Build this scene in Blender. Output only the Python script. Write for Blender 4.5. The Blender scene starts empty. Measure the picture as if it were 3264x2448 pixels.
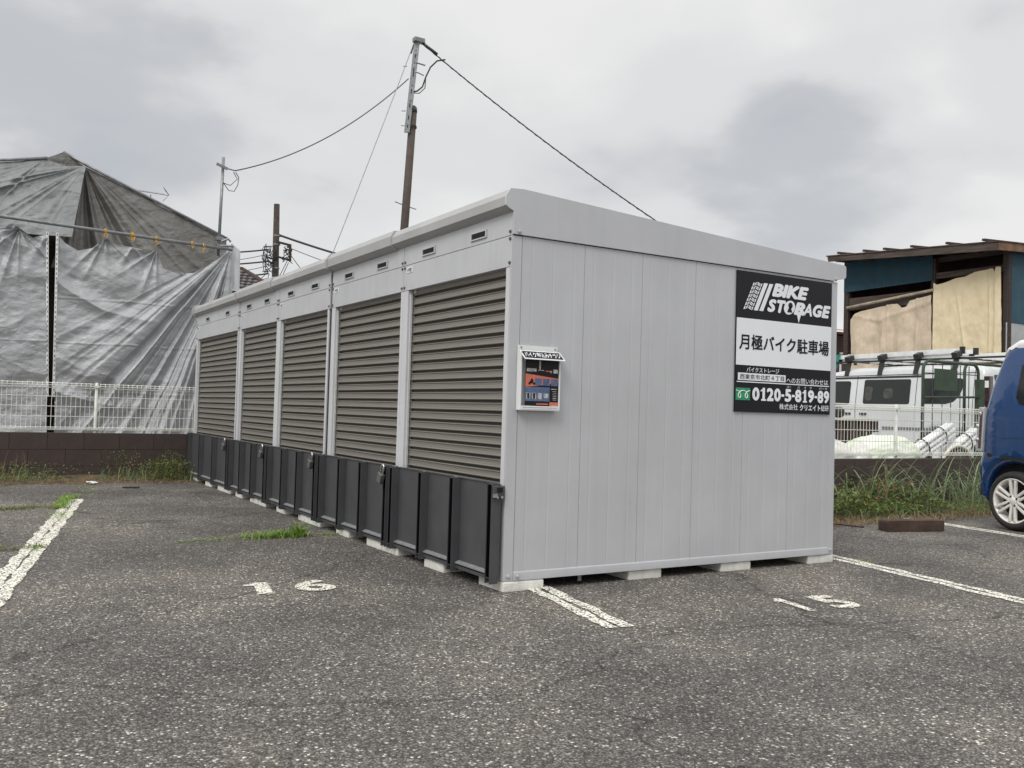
import bpy, bmesh, math, random
import numpy as np
from mathutils import Vector, Matrix
R = math.radians
PI = math.pi
random.seed(7)
rng = np.random.default_rng(7)
sc = bpy.context.scene
COL = sc.collection

# ------------------------------------------------------------ camera
cam_d = bpy.data.cameras.new('camera'); cam = bpy.data.objects.new('camera', cam_d); COL.objects.link(cam)
sc.camera = cam
cam_d.sensor_width = 36; cam_d.lens = 31.864; cam_d.clip_end = 800; cam_d.clip_start = .05
CAM = Vector((-2.5099, -4.1788, .9705))
r_ = Vector((0.85437772, -0.51886455, 0.02860566)); u_ = Vector((-0.03973376, -0.010342, 0.99915678)); f_ = Vector((0.5181312, 0.8547939, 0.02945242))
M = Matrix.Identity(4)
for i in range(3):
    M[i][0] = r_[i]; M[i][1] = u_[i]; M[i][2] = -f_[i]; M[i][3] = CAM[i]
cam.matrix_world = M

# ------------------------------------------------------------ world: overcast sky
SUN_EL, SUN_AZ = R(46), R(240)        # azimuth clockwise from +Y
world = bpy.data.worlds.new('World'); sc.world = world; world.use_nodes = True
wt = world.node_tree; wn, wl = wt.nodes, wt.links; wn.clear()
def WN(t, **k):
    n = wn.new(t)
    for a, b in k.items(): setattr(n, a, b)
    return n
def wmath(op, a, b=None, clamp=False):
    n = WN('ShaderNodeMath', operation=op, use_clamp=clamp)
    for i, v in enumerate((a, b)):
        if v is None: continue
        if isinstance(v, (int, float)): n.inputs[i].default_value = v
        else: wl.new(v, n.inputs[i])
    return n.outputs[0]
def wramp(src, stops):
    n = WN('ShaderNodeValToRGB'); e = n.color_ramp.elements
    while len(e) < len(stops): e.new(.5)
    for q, (p, c) in zip(e, stops): q.position = p; q.color = (*c, 1) if len(c) == 3 else c
    n.color_ramp.interpolation = 'EASE'
    wl.new(src, n.inputs[0]); return n.outputs[0]
tc = WN('ShaderNodeTexCoord')
sep = WN('ShaderNodeSeparateXYZ'); wl.new(tc.outputs['Generated'], sep.inputs[0])
zz = wmath('ADD', wmath('MAXIMUM', sep.outputs[2], 0.0), .30)
px_ = wmath('DIVIDE', sep.outputs[0], zz); py_ = wmath('DIVIDE', sep.outputs[1], zz)
cmb = WN('ShaderNodeCombineXYZ'); wl.new(px_, cmb.inputs[0]); wl.new(py_, cmb.inputs[1])
n1 = WN('ShaderNodeTexNoise'); n1.inputs['Scale'].default_value = 1.15; n1.inputs['Detail'].default_value = 4.0; n1.inputs['Roughness'].default_value = .48; n1.inputs['Distortion'].default_value = .15
wl.new(cmb.outputs[0], n1.inputs['Vector'])
n2 = WN('ShaderNodeTexNoise'); n2.inputs['Scale'].default_value = 3.1; n2.inputs['Detail'].default_value = 6.0; n2.inputs['Roughness'].default_value = .5
wl.new(cmb.outputs[0], n2.inputs['Vector'])
dark = wmath('MULTIPLY', wmath('SUBTRACT', .50, n1.outputs[0]), .9)
dark = wmath('MAXIMUM', dark, 0.0)
# darker cloud bellies that the overcast shows
for d, ang, amt in (((.742,.625,.244),5.2,.50), ((.760,.612,.198),6.0,.40), ((.67,.70,.262),6,.20), ((.60,.75,.33),7,.14), ((.45,.86,.22),7,.14), ((.34,.90,.30),6,.10), ((.70,.66,.215),5,.2), ((.039,.945,.324),8,.75), ((.15,.95,.275),9,.38), ((-.02,.97,.25),7,.25), ((.835,.445,.325),4,.55), ((.59,.778,.212),5,.18), ((.747,.538,.40),5,.35), ((.22,.94,.20),9,.22), ((-.4,.8,.4),14,.4), ((.2,.3,.93),20,.3), ((-.7,-.3,.6),20,.35), ((.6,-.6,.5),22,.35), ((-.2,-.8,.5),16,.3)):
    v = Vector(d).normalized()
    dt = WN('ShaderNodeVectorMath', operation='DOT_PRODUCT'); wl.new(tc.outputs['Generated'], dt.inputs[0]); dt.inputs[1].default_value = v
    nz = wmath('MULTIPLY', wmath('SUBTRACT', n2.outputs[0], .5), (1 - math.cos(R(ang))) * 3.0)
    mr = WN('ShaderNodeMapRange', interpolation_type='SMOOTHSTEP'); mr.inputs['From Min'].default_value = math.cos(R(ang * 1.6)); mr.inputs['From Max'].default_value = 1.0
    mr.inputs['To Min'].default_value = 0; mr.inputs['To Max'].default_value = amt*.50
    wl.new(wmath('ADD', dt.outputs['Value'], nz), mr.inputs['Value'])
    dark = wmath('ADD', dark, mr.outputs[0])
fine = wmath('MULTIPLY', wmath('SUBTRACT', n2.outputs[0], .5), .40)
dark = wmath('ADD', dark, fine)
col = wramp(dark, [(0.0, (.80, .80, .79)), (.28, (.70, .705, .71)), (.65, (.52, .535, .56)), (1.0, (.46, .485, .53))])
gain = WN('ShaderNodeMapRange', interpolation_type='SMOOTHSTEP'); gain.inputs['From Min'].default_value = .40; gain.inputs['From Max'].default_value = 1.0
gain.inputs['To Min'].default_value = 1.0; gain.inputs['To Max'].default_value = 2.2
wl.new(sep.outputs[2], gain.inputs['Value'])
bgc = WN('ShaderNodeBackground'); wl.new(col, bgc.inputs[0]); wl.new(gain.outputs[0], bgc.inputs[1])
sky = WN('ShaderNodeTexSky', sky_type='NISHITA'); sky.sun_disc = False; sky.sun_elevation = SUN_EL; sky.sun_rotation = SUN_AZ
bgs = WN('ShaderNodeBackground'); wl.new(sky.outputs[0], bgs.inputs[0]); bgs.inputs[1].default_value = .05
mixw = WN('ShaderNodeMixShader'); mixw.inputs[0].default_value = .93
wl.new(bgs.outputs[0], mixw.inputs[1]); wl.new(bgc.outputs[0], mixw.inputs[2])
wo = WN('ShaderNodeOutputWorld'); wl.new(mixw.outputs[0], wo.inputs[0])
sd = bpy.data.lights.new('sun', 'SUN'); sd.energy = 1.5; sd.angle = R(24); sd.color = (1, .97, .92)
so = bpy.data.objects.new('sun', sd); COL.objects.link(so)
sv = Vector((math.sin(SUN_AZ) * math.cos(SUN_EL), math.cos(SUN_AZ) * math.cos(SUN_EL), math.sin(SUN_EL)))
so.rotation_euler = sv.to_track_quat('Z', 'Y').to_euler(); so.location = sv * 30
vs = sc.view_settings; vs.view_transform = 'Standard'; vs.look = 'None'; vs.exposure = .14; vs.gamma = 1; vs.use_curve_mapping = False

# ------------------------------------------------------------ materials
MATS = {}
def mat(name, col, rough=.5, metal=0., var=.08, vs_=6., bump=0., bs=60., coat=0., col2=None, spec=.5, stretch=(1, 1, 1), alpha=1., trans=0., grime=0.):
    if name in MATS: return MATS[name]
    m = bpy.data.materials.new(name); m.use_nodes = True; t = m.node_tree; n, l = t.nodes, t.links
    b = n['Principled BSDF']; b.inputs['Roughness'].default_value = rough; b.inputs['Metallic'].default_value = metal
    b.inputs['Coat Weight'].default_value = coat; b.inputs['Specular IOR Level'].default_value = spec
    b.inputs['Coat Roughness'].default_value = .05
    b.inputs['Transmission Weight'].default_value = trans
    tcn = n.new('ShaderNodeTexCoord'); mp = n.new('ShaderNodeMapping'); mp.inputs['Scale'].default_value = stretch; l.new(tcn.outputs['Object'], mp.inputs[0])
    ns = n.new('ShaderNodeTexNoise'); ns.inputs['Scale'].default_value = vs_; ns.inputs['Detail'].default_value = 5; ns.inputs['Roughness'].default_value = .6; l.new(mp.outputs[0], ns.inputs['Vector'])
    rp = n.new('ShaderNodeValToRGB'); c2 = col2 if col2 else tuple(c * (1 - var * 2.2) for c in col); c1 = col if col2 else tuple(min(1, c * (1 + var)) for c in col)
    rp.color_ramp.elements[0].position = .3; rp.color_ramp.elements[1].position = .7
    rp.color_ramp.elements[0].color = (*c2, 1); rp.color_ramp.elements[1].color = (*c1, 1)
    l.new(ns.outputs[0], rp.inputs[0])
    out = rp.outputs[0]
    if grime:
        mp2 = n.new('ShaderNodeMapping'); mp2.inputs['Scale'].default_value = (14, 14, .9); l.new(tcn.outputs['Object'], mp2.inputs[0])
        g = n.new('ShaderNodeTexNoise'); g.inputs['Scale'].default_value = 1.; g.inputs['Detail'].default_value = 6; l.new(mp2.outputs[0], g.inputs['Vector'])
        gr = n.new('ShaderNodeValToRGB'); gr.color_ramp.elements[0].position = .45; gr.color_ramp.elements[1].position = .75
        gr.color_ramp.elements[0].color = (0, 0, 0, 1); gr.color_ramp.elements[1].color = (grime,) * 3 + (1,); l.new(g.outputs[0], gr.inputs[0])
        mx = n.new('ShaderNodeMix'); mx.data_type = 'RGBA'; l.new(gr.outputs[0], mx.inputs[0]); l.new(out, mx.inputs[6]); mx.inputs[7].default_value = tuple(c * .55 for c in col) + (1,)
        out = mx.outputs[2]
    l.new(out, b.inputs['Base Color'])
    rr = n.new('ShaderNodeMapRange'); rr.inputs['To Min'].default_value = max(0, rough - .07); rr.inputs['To Max'].default_value = min(1, rough + .1); l.new(ns.outputs[0], rr.inputs[0]); l.new(rr.outputs[0], b.inputs['Roughness'])
    if bump:
        nb = n.new('ShaderNodeTexNoise'); nb.inputs['Scale'].default_value = bs; nb.inputs['Detail'].default_value = 4; l.new(mp.outputs[0], nb.inputs['Vector'])
        bp = n.new('ShaderNodeBump'); bp.inputs['Strength'].default_value = min(1, bump); bp.inputs['Distance'].default_value = .01; l.new(nb.outputs[0], bp.inputs['Height']); l.new(bp.outputs[0], b.inputs['Normal'])
    b.inputs['Alpha'].default_value = alpha
    MATS[name] = m; return m
M_wall = mat('grey_steel_wall', (.475, .483, .505), .36, 0, .04, 1.6, .35, 2.2, grime=.10)
M_trim = mat('pale_grey_trim', (.58, .59, .605), .38, 0, .035, 3., .03, 20, grime=.10)
M_head = mat('header_grey', (.50, .51, .53), .4, 0, .03, 3., .04, 10, grime=.14)
M_gutter = mat('gutter_grey', (.38, .38, .38), .45, 0, .05, 4.)
M_slat = mat('taupe_slat', (.26, .245, .215), .42, 0.15, .10, 4., .0, 60, stretch=(1, .25, 26), col2=(.168, .155, .137))
M_slatgap = mat('slat_recess', (.055, .047, .043), .6)
M_char = mat('charcoal_ramp', (.064, .066, .071), .45, 0, .08, 5., .04, 40, grime=.08)
M_charlip = mat('ramp_lip', (.22, .225, .235), .45, 0, .1, 20)
M_dark = mat('near_black', (.012, .012, .013), .7)
M_slot = mat('slot_painted_shade', (.003, .003, .0035), 1, spec=0)  # near-black colour standing for the deep shade inside the ramp channels
M_conc = mat('pale_concrete', (.80, .79, .74), .9, 0, .10, 12., .5, 90, col2=(.60, .59, .54), grime=.4)
M_white = mat('white_paint', (.76, .77, .77), .4, 0, .03, 5)
M_signw = mat('sign_white', (.78, .80, .83), .45, 0, .02, 3)
M_signk = mat('sign_black', (.012, .012, .015), .5, 0, .15, 3, spec=.25)
M_green = mat('sign_green', (.02, .27, .12), .45)
M_bolt = mat('bolt_steel', (.38, .38, .38), .4, .6, .15, 30)
M_wallblock = mat('brown_block', (.080, .056, .050), .92, 0, .18, 3., .6, 120, col2=(.048, .037, .035), grime=.2)
M_fence = mat('white_wire', (.72, .73, .68), .5, 0, .06, 8)
M_grey = mat('galvanised', (.26, .27, .28), .45, .6, .15, 14)
M_pole = mat('rusty_pole', (.10, .075, .06), .75, .1, .25, 9., .2, 60, col2=(.055, .045, .04), grime=.5)
M_black = mat('black_plastic', (.02, .02, .021), .45, 0, .1)
M_cable = mat('cable_black', (.03, .03, .032), .6)
M_glass = mat('dark_glass', (.012, .014, .015), .07, 0, .1, 3)
M_car = mat('blue_car_paint', (.007, .050, .17), .25, .2, .04, 2., coat=1.)
M_carwhite = mat('white_car_paint', (.74, .75, .76), .3, 0, .03, 2, coat=.8)
M_van = mat('van_white', (.62, .635, .65), .32, 0, .04, 2, coat=.5)
M_alu = mat('aluminium', (.80, .81, .80), .38, .1, .08, 12)
M_rubber = mat('tyre_rubber', (.025, .024, .024), .8, 0, .15, 12)
M_rim = mat('silver_rim', (.80, .79, .75), .35, .2, .06, 8)
M_rope = mat('yellow_rope', (.75, .42, .03), .8, 0, .2, 60)
M_tan = mat('tan_canvas', (.76, .65, .45), .9, 0, .06, 3., .15, 300, col2=(.64, .53, .35), grime=.15)
M_tanp = mat('pinkish_canvas', (.70, .57, .45), .9, 0, .06, 3., .15, 300, col2=(.46, .39, .28), grime=.25)
M_blue = mat('blue_corrugated', (.024, .075, .11), .6, 0, .12, 4., grime=.3)
M_wood = mat('dark_wood', (.055, .035, .028), .85, 0, .3, 8., .2, 60, stretch=(1, .3, 4))
M_wood2 = mat('weathered_board', (.085, .062, .052), .85, 0, .3, 8., .2, 60, stretch=(.3, .3, 4))
M_olive = mat('green_frame', (.035, .062, .036), .6, 0, .2, 12)
M_sheet = mat('bamboo_pole', (.42, .36, .27), .7, 0, .2, 10)
M_bark = mat('weed_stem', (.10, .12, .04), .8)
def leafmat(name, c1, c2, c3=None):
    m = bpy.data.materials.new(name); m.use_nodes = True; n, l = m.node_tree.nodes, m.node_tree.links; b = n['Principled BSDF']; b.inputs['Roughness'].default_value = .55
    g = n.new('ShaderNodeNewGeometry'); rp = n.new('ShaderNodeValToRGB'); e = rp.color_ramp.elements
    e[0].color = (*c1, 1); e[1].color = (*c2, 1); e[1].position = .8
    if c3: q = e.new(.93); q.color = (*c3, 1)
    l.new(g.outputs['Random Per Island'], rp.inputs[0]); l.new(rp.outputs[0], b.inputs['Base Color'])
    tr = n.new('ShaderNodeBsdfTranslucent'); l.new(rp.outputs[0], tr.inputs[0]); mx = n.new('ShaderNodeMixShader'); mx.inputs[0].default_value = .3
    l.new(b.outputs[0], mx.inputs[1]); l.new(tr.outputs[0], mx.inputs[2]); l.new(mx.outputs[0], n['Material Output'].inputs[0]); return m
M_grass = leafmat('grass_blade', (.11, .19, .06), (.24, .32, .17), (.38, .32, .17))
M_pale = leafmat('pale_blade', (.16, .23, .11), (.28, .34, .20), (.34, .29, .16))
M_leaf = leafmat('weed_leaf', (.06, .12, .022), (.185, .245, .055), (.30, .19, .08))
M_lush = leafmat('fresh_grass', (.13, .25, .035), (.26, .40, .07), (.35, .38, .12))
M_dry = leafmat('dry_grass', (.22, .14, .07), (.32, .23, .12))
M_red = leafmat('reddish_leaf', (.50, .11, .05), (.60, .18, .10))
def nodes_mat(name):
    m = bpy.data.materials.new(name); m.use_nodes = True; return m, m.node_tree.nodes, m.node_tree.links, m.node_tree.nodes['Principled BSDF']
def tarpmat(name, base, b2, metal, rough):
    m, n, l, b = nodes_mat(name)
    tcn = n.new('ShaderNodeTexCoord'); ns = n.new('ShaderNodeTexNoise'); ns.inputs['Scale'].default_value = 2.2; ns.inputs['Detail'].default_value = 6; l.new(tcn.outputs['Object'], ns.inputs['Vector'])
    rp = n.new('ShaderNodeValToRGB'); rp.color_ramp.elements[0].position = .3; rp.color_ramp.elements[1].position = .7
    rp.color_ramp.elements[0].color = (*b2, 1); rp.color_ramp.elements[1].color = (*base, 1); l.new(ns.outputs[0], rp.inputs[0]); l.new(rp.outputs[0], b.inputs['Base Color'])
    b.inputs['Metallic'].default_value = metal; b.inputs['Roughness'].default_value = rough
    # fine creases
    mp = n.new('ShaderNodeMapping'); mp.inputs['Scale'].default_value = (1.0, 1.0, 1.9); l.new(tcn.outputs['Object'], mp.inputs[0])
    nb = n.new('ShaderNodeTexNoise'); nb.inputs['Scale'].default_value = 13; nb.inputs['Detail'].default_value = 6; nb.inputs['Roughness'].default_value = .62; nb.inputs['Distortion'].default_value = .6; l.new(mp.outputs[0], nb.inputs['Vector'])
    mu = n.new('ShaderNodeMath'); mu.operation = 'SUBTRACT'; l.new(nb.outputs[0], mu.inputs[0]); mu.inputs[1].default_value = .5
    ab = n.new('ShaderNodeMath'); ab.operation = 'ABSOLUTE'; l.new(mu.outputs[0], ab.inputs[0])
    bp = n.new('ShaderNodeBump'); bp.inputs['Strength'].default_value = .5; bp.inputs['Distance'].default_value = .04; l.new(ab.outputs[0], bp.inputs['Height']); l.new(bp.outputs[0], b.inputs['Normal'])
    return m
M_tarp = tarpmat('silver_tarp', (.43, .44, .46), (.34, .345, .355), .30, .47)
M_tarpm = tarpmat('matte_grey_tarp', (.225, .235, .24), (.175, .18, .185), .2, .5)
M_tarpd = tarpmat('shade_toned_grey_tarp', (.17, .165, .155), (.12, .117, .108), .25, .5)  # grey base lowered further to paint in the shade of the deep folds
def asphaltmat():
    m, n, l, b = nodes_mat('coarse_asphalt'); tcn = n.new('ShaderNodeTexCoord')
    v = n.new('ShaderNodeTexVoronoi'); v.inputs['Scale'].default_value = 105; v.inputs['Randomness'].default_value = 1; l.new(tcn.outputs['Object'], v.inputs['Vector'])
    sp = n.new('ShaderNodeSeparateColor'); l.new(v.outputs['Color'], sp.inputs[0])
    r1 = n.new('ShaderNodeValToRGB'); e = r1.color_ramp.elements; e[0].color = (.034, .031, .030, 1); e[1].position = .93; e[1].color = (.125, .119, .110, 1)
    q = e.new(.45); q.color = (.070, .065, .062, 1); q = e.new(.75); q.color = (.096, .090, .084, 1); q = e.new(.985); q.color = (.33, .32, .30, 1); l.new(sp.outputs[0], r1.inputs[0])
    # dark binder between the stones
    r2 = n.new('ShaderNodeMapRange'); r2.inputs['From Min'].default_value = .25; r2.inputs['From Max'].default_value = .62; r2.inputs['To Min'].default_value = 1.; r2.inputs['To Max'].default_value = .45; l.new(v.outputs['Distance'], r2.inputs['Value'])
    mm = n.new('ShaderNodeMix'); mm.data_type = 'RGBA'; mm.blend_type = 'MULTIPLY'; mm.inputs[0].default_value = 1; l.new(r1.outputs[0], mm.inputs[6]); l.new(r2.outputs[0], mm.inputs[7])
    # large scale stains: pale dusty and reddish brown patches
    nn = n.new('ShaderNodeTexNoise'); nn.inputs['Scale'].default_value = .75; nn.inputs['Detail'].default_value = 7; nn.inputs['Roughness'].default_value = .6; l.new(tcn.outputs['Object'], nn.inputs['Vector'])
    r3 = n.new('ShaderNodeValToRGB'); e = r3.color_ramp.elements; e[0].position = .33; e[0].color = (1.55, 1.48, 1.45, 1); e[1].position = .64; e[1].color = (3.85, 3.68, 3.35, 1); q = e.new(.5); q.color = (2.55, 2.47, 2.38, 1); l.new(nn.outputs[0], r3.inputs[0])
    m2 = n.new('ShaderNodeMix'); m2.data_type = 'RGBA'; m2.blend_type = 'MULTIPLY'; m2.inputs[0].default_value = 1; l.new(mm.outputs[2], m2.inputs[6]); l.new(r3.outputs[0], m2.inputs[7])
    n4 = n.new('ShaderNodeTexNoise'); n4.inputs['Scale'].default_value = 5; n4.inputs['Detail'].default_value = 5; l.new(tcn.outputs['Object'], n4.inputs['Vector'])
    r4 = n.new('ShaderNodeMapRange'); r4.inputs['To Min'].default_value = .82; r4.inputs['To Max'].default_value = 1.2; l.new(n4.outputs[0], r4.inputs['Value'])
    m3 = n.new('ShaderNodeMix'); m3.data_type = 'RGBA'; m3.blend_type = 'MULTIPLY'; m3.inputs[0].default_value = 1; l.new(m2.outputs[2], m3.inputs[6]); l.new(r4.outputs[0], m3.inputs[7])
    dn = n.new('ShaderNodeTexNoise'); dn.inputs['Scale'].default_value = 3; dn.inputs['Detail'].default_value = 6; l.new(tcn.outputs['Object'], dn.inputs['Vector'])
    va = n.new('ShaderNodeVectorMath'); va.operation = 'MULTIPLY_ADD'; l.new(dn.outputs['Color'], va.inputs[0]); va.inputs[1].default_value = (.5, .5, 0); l.new(tcn.outputs['Object'], va.inputs[2])
    cv = n.new('ShaderNodeTexVoronoi'); cv.feature = 'DISTANCE_TO_EDGE'; cv.inputs['Scale'].default_value = .42; l.new(va.outputs[0], cv.inputs['Vector'])
    cr = n.new('ShaderNodeMapRange'); cr.inputs['From Min'].default_value = .0; cr.inputs['From Max'].default_value = .006; cr.inputs['To Min'].default_value = .45; cr.inputs['To Max'].default_value = 1; l.new(cv.outputs['Distance'], cr.inputs['Value'])
    m4 = n.new('ShaderNodeMix'); m4.data_type = 'RGBA'; m4.blend_type = 'MULTIPLY'; m4.inputs[0].default_value = 1; l.new(m3.outputs[2], m4.inputs[6]); l.new(cr.outputs[0], m4.inputs[7])
    l.new(m4.outputs[2], b.inputs['Base Color'])
    b.inputs['Roughness'].default_value = .78; b.inputs['Specular IOR Level'].default_value = .45
    hm = n.new('ShaderNodeMath'); hm.operation = 'SUBTRACT'; hm.inputs[0].default_value = 1; l.new(v.outputs['Distance'], hm.inputs[1])
    ha = n.new('ShaderNodeMath'); ha.operation = 'MULTIPLY_ADD'; l.new(sp.outputs[1], ha.inputs[0]); ha.inputs[1].default_value = .6; l.new(hm.outputs[0], ha.inputs[2])
    bp = n.new('ShaderNodeBump'); bp.inputs['Strength'].default_value = 1; bp.inputs['Distance'].default_value = .009; l.new(ha.outputs[0], bp.inputs['Height']); l.new(bp.outputs[0], b.inputs['Normal'])
    return m
M_asph = asphaltmat()
def soilmat():
    m, n, l, b = nodes_mat('brown_soil'); tcn = n.new('ShaderNodeTexCoord')
    ns = n.new('ShaderNodeTexNoise'); ns.inputs['Scale'].default_value = 9; ns.inputs['Detail'].default_value = 9; ns.inputs['Roughness'].default_value = .7; l.new(tcn.outputs['Object'], ns.inputs['Vector'])
    rp = n.new('ShaderNodeValToRGB'); e = rp.color_ramp.elements; e[0].position = .3; e[0].color = (.045, .03, .02, 1); e[1].position = .72; e[1].color = (.23, .15, .085, 1); q = e.new(.5); q.color = (.105, .07, .043, 1); l.new(ns.outputs[0], rp.inputs[0]); l.new(rp.outputs[0], b.inputs['Base Color'])
    b.inputs['Roughness'].default_value = .95
    bp = n.new('ShaderNodeBump'); bp.inputs['Strength'].default_value = 1; bp.inputs['Distance'].default_value = .03; l.new(ns.outputs[0], bp.inputs['Height']); l.new(bp.outputs[0], b.inputs['Normal']); return m
M_soil = soilmat()
def paintmat():
    m, n, l, b = nodes_mat('worn_line_paint'); tcn = n.new('ShaderNodeTexCoord')
    b.inputs['Roughness'].default_value = .8
    ns = n.new('ShaderNodeTexNoise'); ns.inputs['Scale'].default_value = 12; ns.inputs['Detail'].default_value = 5; l.new(tcn.outputs['Object'], ns.inputs['Vector'])
    rp = n.new('ShaderNodeValToRGB'); rp.color_ramp.elements[0].position = .3; rp.color_ramp.elements[1].position = .65; rp.color_ramp.elements[0].color = (.74, .69, .58, 1); rp.color_ramp.elements[1].color = (.86, .85, .77, 1); l.new(ns.outputs[0], rp.inputs[0]); l.new(rp.outputs[0], b.inputs['Base Color'])
    v = n.new('ShaderNodeTexVoronoi'); v.inputs['Scale'].default_value = 88; l.new(tcn.outputs['Object'], v.inputs['Vector'])
    n2_ = n.new('ShaderNodeTexNoise'); n2_.inputs['Scale'].default_value = 38; n2_.inputs['Detail'].default_value = 3; l.new(tcn.outputs['Object'], n2_.inputs['Vector'])
    a = n.new('ShaderNodeMath'); a.operation = 'MULTIPLY_ADD'; l.new(n2_.outputs[0], a.inputs[0]); a.inputs[1].default_value = 1.1; l.new(v.outputs['Distance'], a.inputs[2])
    mr = n.new('ShaderNodeMapRange'); mr.inputs['From Min'].default_value = 1.10; mr.inputs['From Max'].default_value = 1.20; mr.inputs['To Min'].default_value = 1; mr.inputs['To Max'].default_value = 0; l.new(a.outputs[0], mr.inputs['Value'])
    l.new(mr.outputs[0], b.inputs['Alpha'])
    bp = n.new('ShaderNodeBump'); bp.inputs['Strength'].default_value = .8; bp.inputs['Distance'].default_value = .006; bp.invert = True; l.new(v.outputs['Distance'], bp.inputs['Height']); l.new(bp.outputs[0], b.inputs['Normal']); return m
M_paint = paintmat()

# ------------------------------------------------------------ mesh helpers
class MB:
    def __init__(s): s.v = []; s.f = []; s.m = []; s.mi = 0
    def add(s, vs, fs):
        k = len(s.v); s.v += [tuple(p) for p in vs]; s.f += [tuple(i + k for i in f) for f in fs]; s.m += [s.mi] * len(fs); return s
    def box(s, x0, x1, y0, y1, z0, z1):
        x0, x1 = min(x0, x1), max(x0, x1); y0, y1 = min(y0, y1), max(y0, y1); z0, z1 = min(z0, z1), max(z0, z1)
        return s.add([(x0,y0,z0),(x1,y0,z0),(x1,y1,z0),(x0,y1,z0),(x0,y0,z1),(x1,y0,z1),(x1,y1,z1),(x0,y1,z1)],
              [(0,3,2,1),(4,5,6,7),(0,1,5,4),(1,2,6,5),(2,3,7,6),(3,0,4,7)])
    def bar(s, a, b, w, h, up=(0, 0, 1)):      # rectangular bar between two points
        a, b = Vector(a), Vector(b); d = (b - a).normalized(); up = Vector(up)
        if abs(d.dot(up)) > .98: up = Vector((1, 0, 0))
        x = d.cross(up).normalized(); y = x.cross(d)
        P = [a + x * i * w / 2 + y * j * h / 2 for i, j in ((-1,-1),(1,-1),(1,1),(-1,1))] + [b + x * i * w / 2 + y * j * h / 2 for i, j in ((-1,-1),(1,-1),(1,1),(-1,1))]
        return s.add(P, [(0,3,2,1),(4,5,6,7),(0,1,5,4),(1,2,6,5),(2,3,7,6),(3,0,4,7)])
    def tube(s, pts, r, n=8, caps=True, r2=None):
        pts = [Vector(p) for p in pts]; N = len(pts); V = []; F = []
        t0 = (pts[1] - pts[0]).normalized(); up = Vector((0, 0, 1)) if abs(t0.z) < .9 else Vector((1, 0, 0)); x = t0.cross(up).normalized()
        for i, p in enumerate(pts):
            t = (pts[min(i + 1, N - 1)] - pts[max(i - 1, 0)]).normalized(); x = (x - t * x.dot(t)).normalized(); y = t.cross(x)
            rr = r if r2 is None else r + (r2 - r) * i / (N - 1)
            for k in range(n): a = 2 * PI * k / n; V.append(p + (x * math.cos(a) + y * math.sin(a)) * rr)
        for i in range(N - 1):
            for k in range(n): F.append((i*n+k, i*n+(k+1)%n, (i+1)*n+(k+1)%n, (i+1)*n+k))
        if caps: F.append(tuple(range(n - 1, -1, -1))); F.append(tuple((N-1)*n + k for k in range(n)))
        return s.add(V, F)
    def prism(s, poly, axis, a, b):    # poly of 2-D points extruded along axis ('x','y','z') from a to b
        def P(p, t): return {'x': (t, p[0], p[1]), 'y': (p[0], t, p[1]), 'z': (p[0], p[1], t)}[axis]
        n = len(poly); V = [P(p, a) for p in poly] + [P(p, b) for p in poly]
        return s.add(V, [tuple(range(n)), tuple(range(2*n-1, n-1, -1))] + [(i, i + n, (i+1)%n + n, (i+1)%n) for i in range(n)])
    def lathe(s, prof, c, axis='x', n=32):    # prof (t, r)
        V = []; F = []; c = Vector(c)
        for t, r in prof:
            for k in range(n):
                a = 2*PI*k/n; q = (t, r*math.cos(a), r*math.sin(a)) if axis == 'x' else ((r*math.cos(a), t, r*math.sin(a)) if axis == 'y' else (r*math.cos(a), r*math.sin(a), t)); V.append(c + Vector(q))
        for i in range(len(prof)-1):
            for k in range(n): F.append((i*n+k, i*n+(k+1)%n, (i+1)*n+(k+1)%n, (i+1)*n+k))
        return s.add(V, F)
    def mesh(s, name, off=(0, 0, 0), smooth=False, fix=True):
        me = bpy.data.meshes.new(name); me.from_pydata([(p[0]-off[0], p[1]-off[1], p[2]-off[2]) for p in s.v], [], s.f)
        if any(s.m): me.polygons.foreach_set('material_index', s.m)
        if fix:
            bm = bmesh.new(); bm.from_mesh(me); bmesh.ops.recalc_face_normals(bm, faces=bm.faces); bm.to_mesh(me); bm.free()
        if smooth: me.polygons.foreach_set('use_smooth', [True]*len(me.polygons))
        me.update(); return me
def npmesh(name, V, F, smooth=False):
    V = np.asarray(V, dtype=np.float32); F = np.asarray(F, dtype=np.int32); me = bpy.data.meshes.new(name)
    me.vertices.add(len(V)); me.vertices.foreach_set('co', V.ravel()); k = F.shape[1]
    me.loops.add(F.size); me.loops.foreach_set('vertex_index', F.ravel()); me.polygons.add(len(F))
    me.polygons.foreach_set('loop_start', np.arange(0, F.size, k, dtype=np.int32)); me.polygons.foreach_set('loop_total', np.full(len(F), k, dtype=np.int32))
    if smooth: me.polygons.foreach_set('use_smooth', np.ones(len(F), dtype=bool))
    me.update(calc_edges=True); return me
def wloc(o):
    p = Vector((0, 0, 0))
    while o is not None: p += Vector(o.location); o = o.parent
    return p
def tag(o, label=None, cat=None, group=None, kind=None):
    for k, v in (('label', label), ('category', cat), ('group', group), ('kind', kind)):
        if v: o[k] = v
    return o
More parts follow.
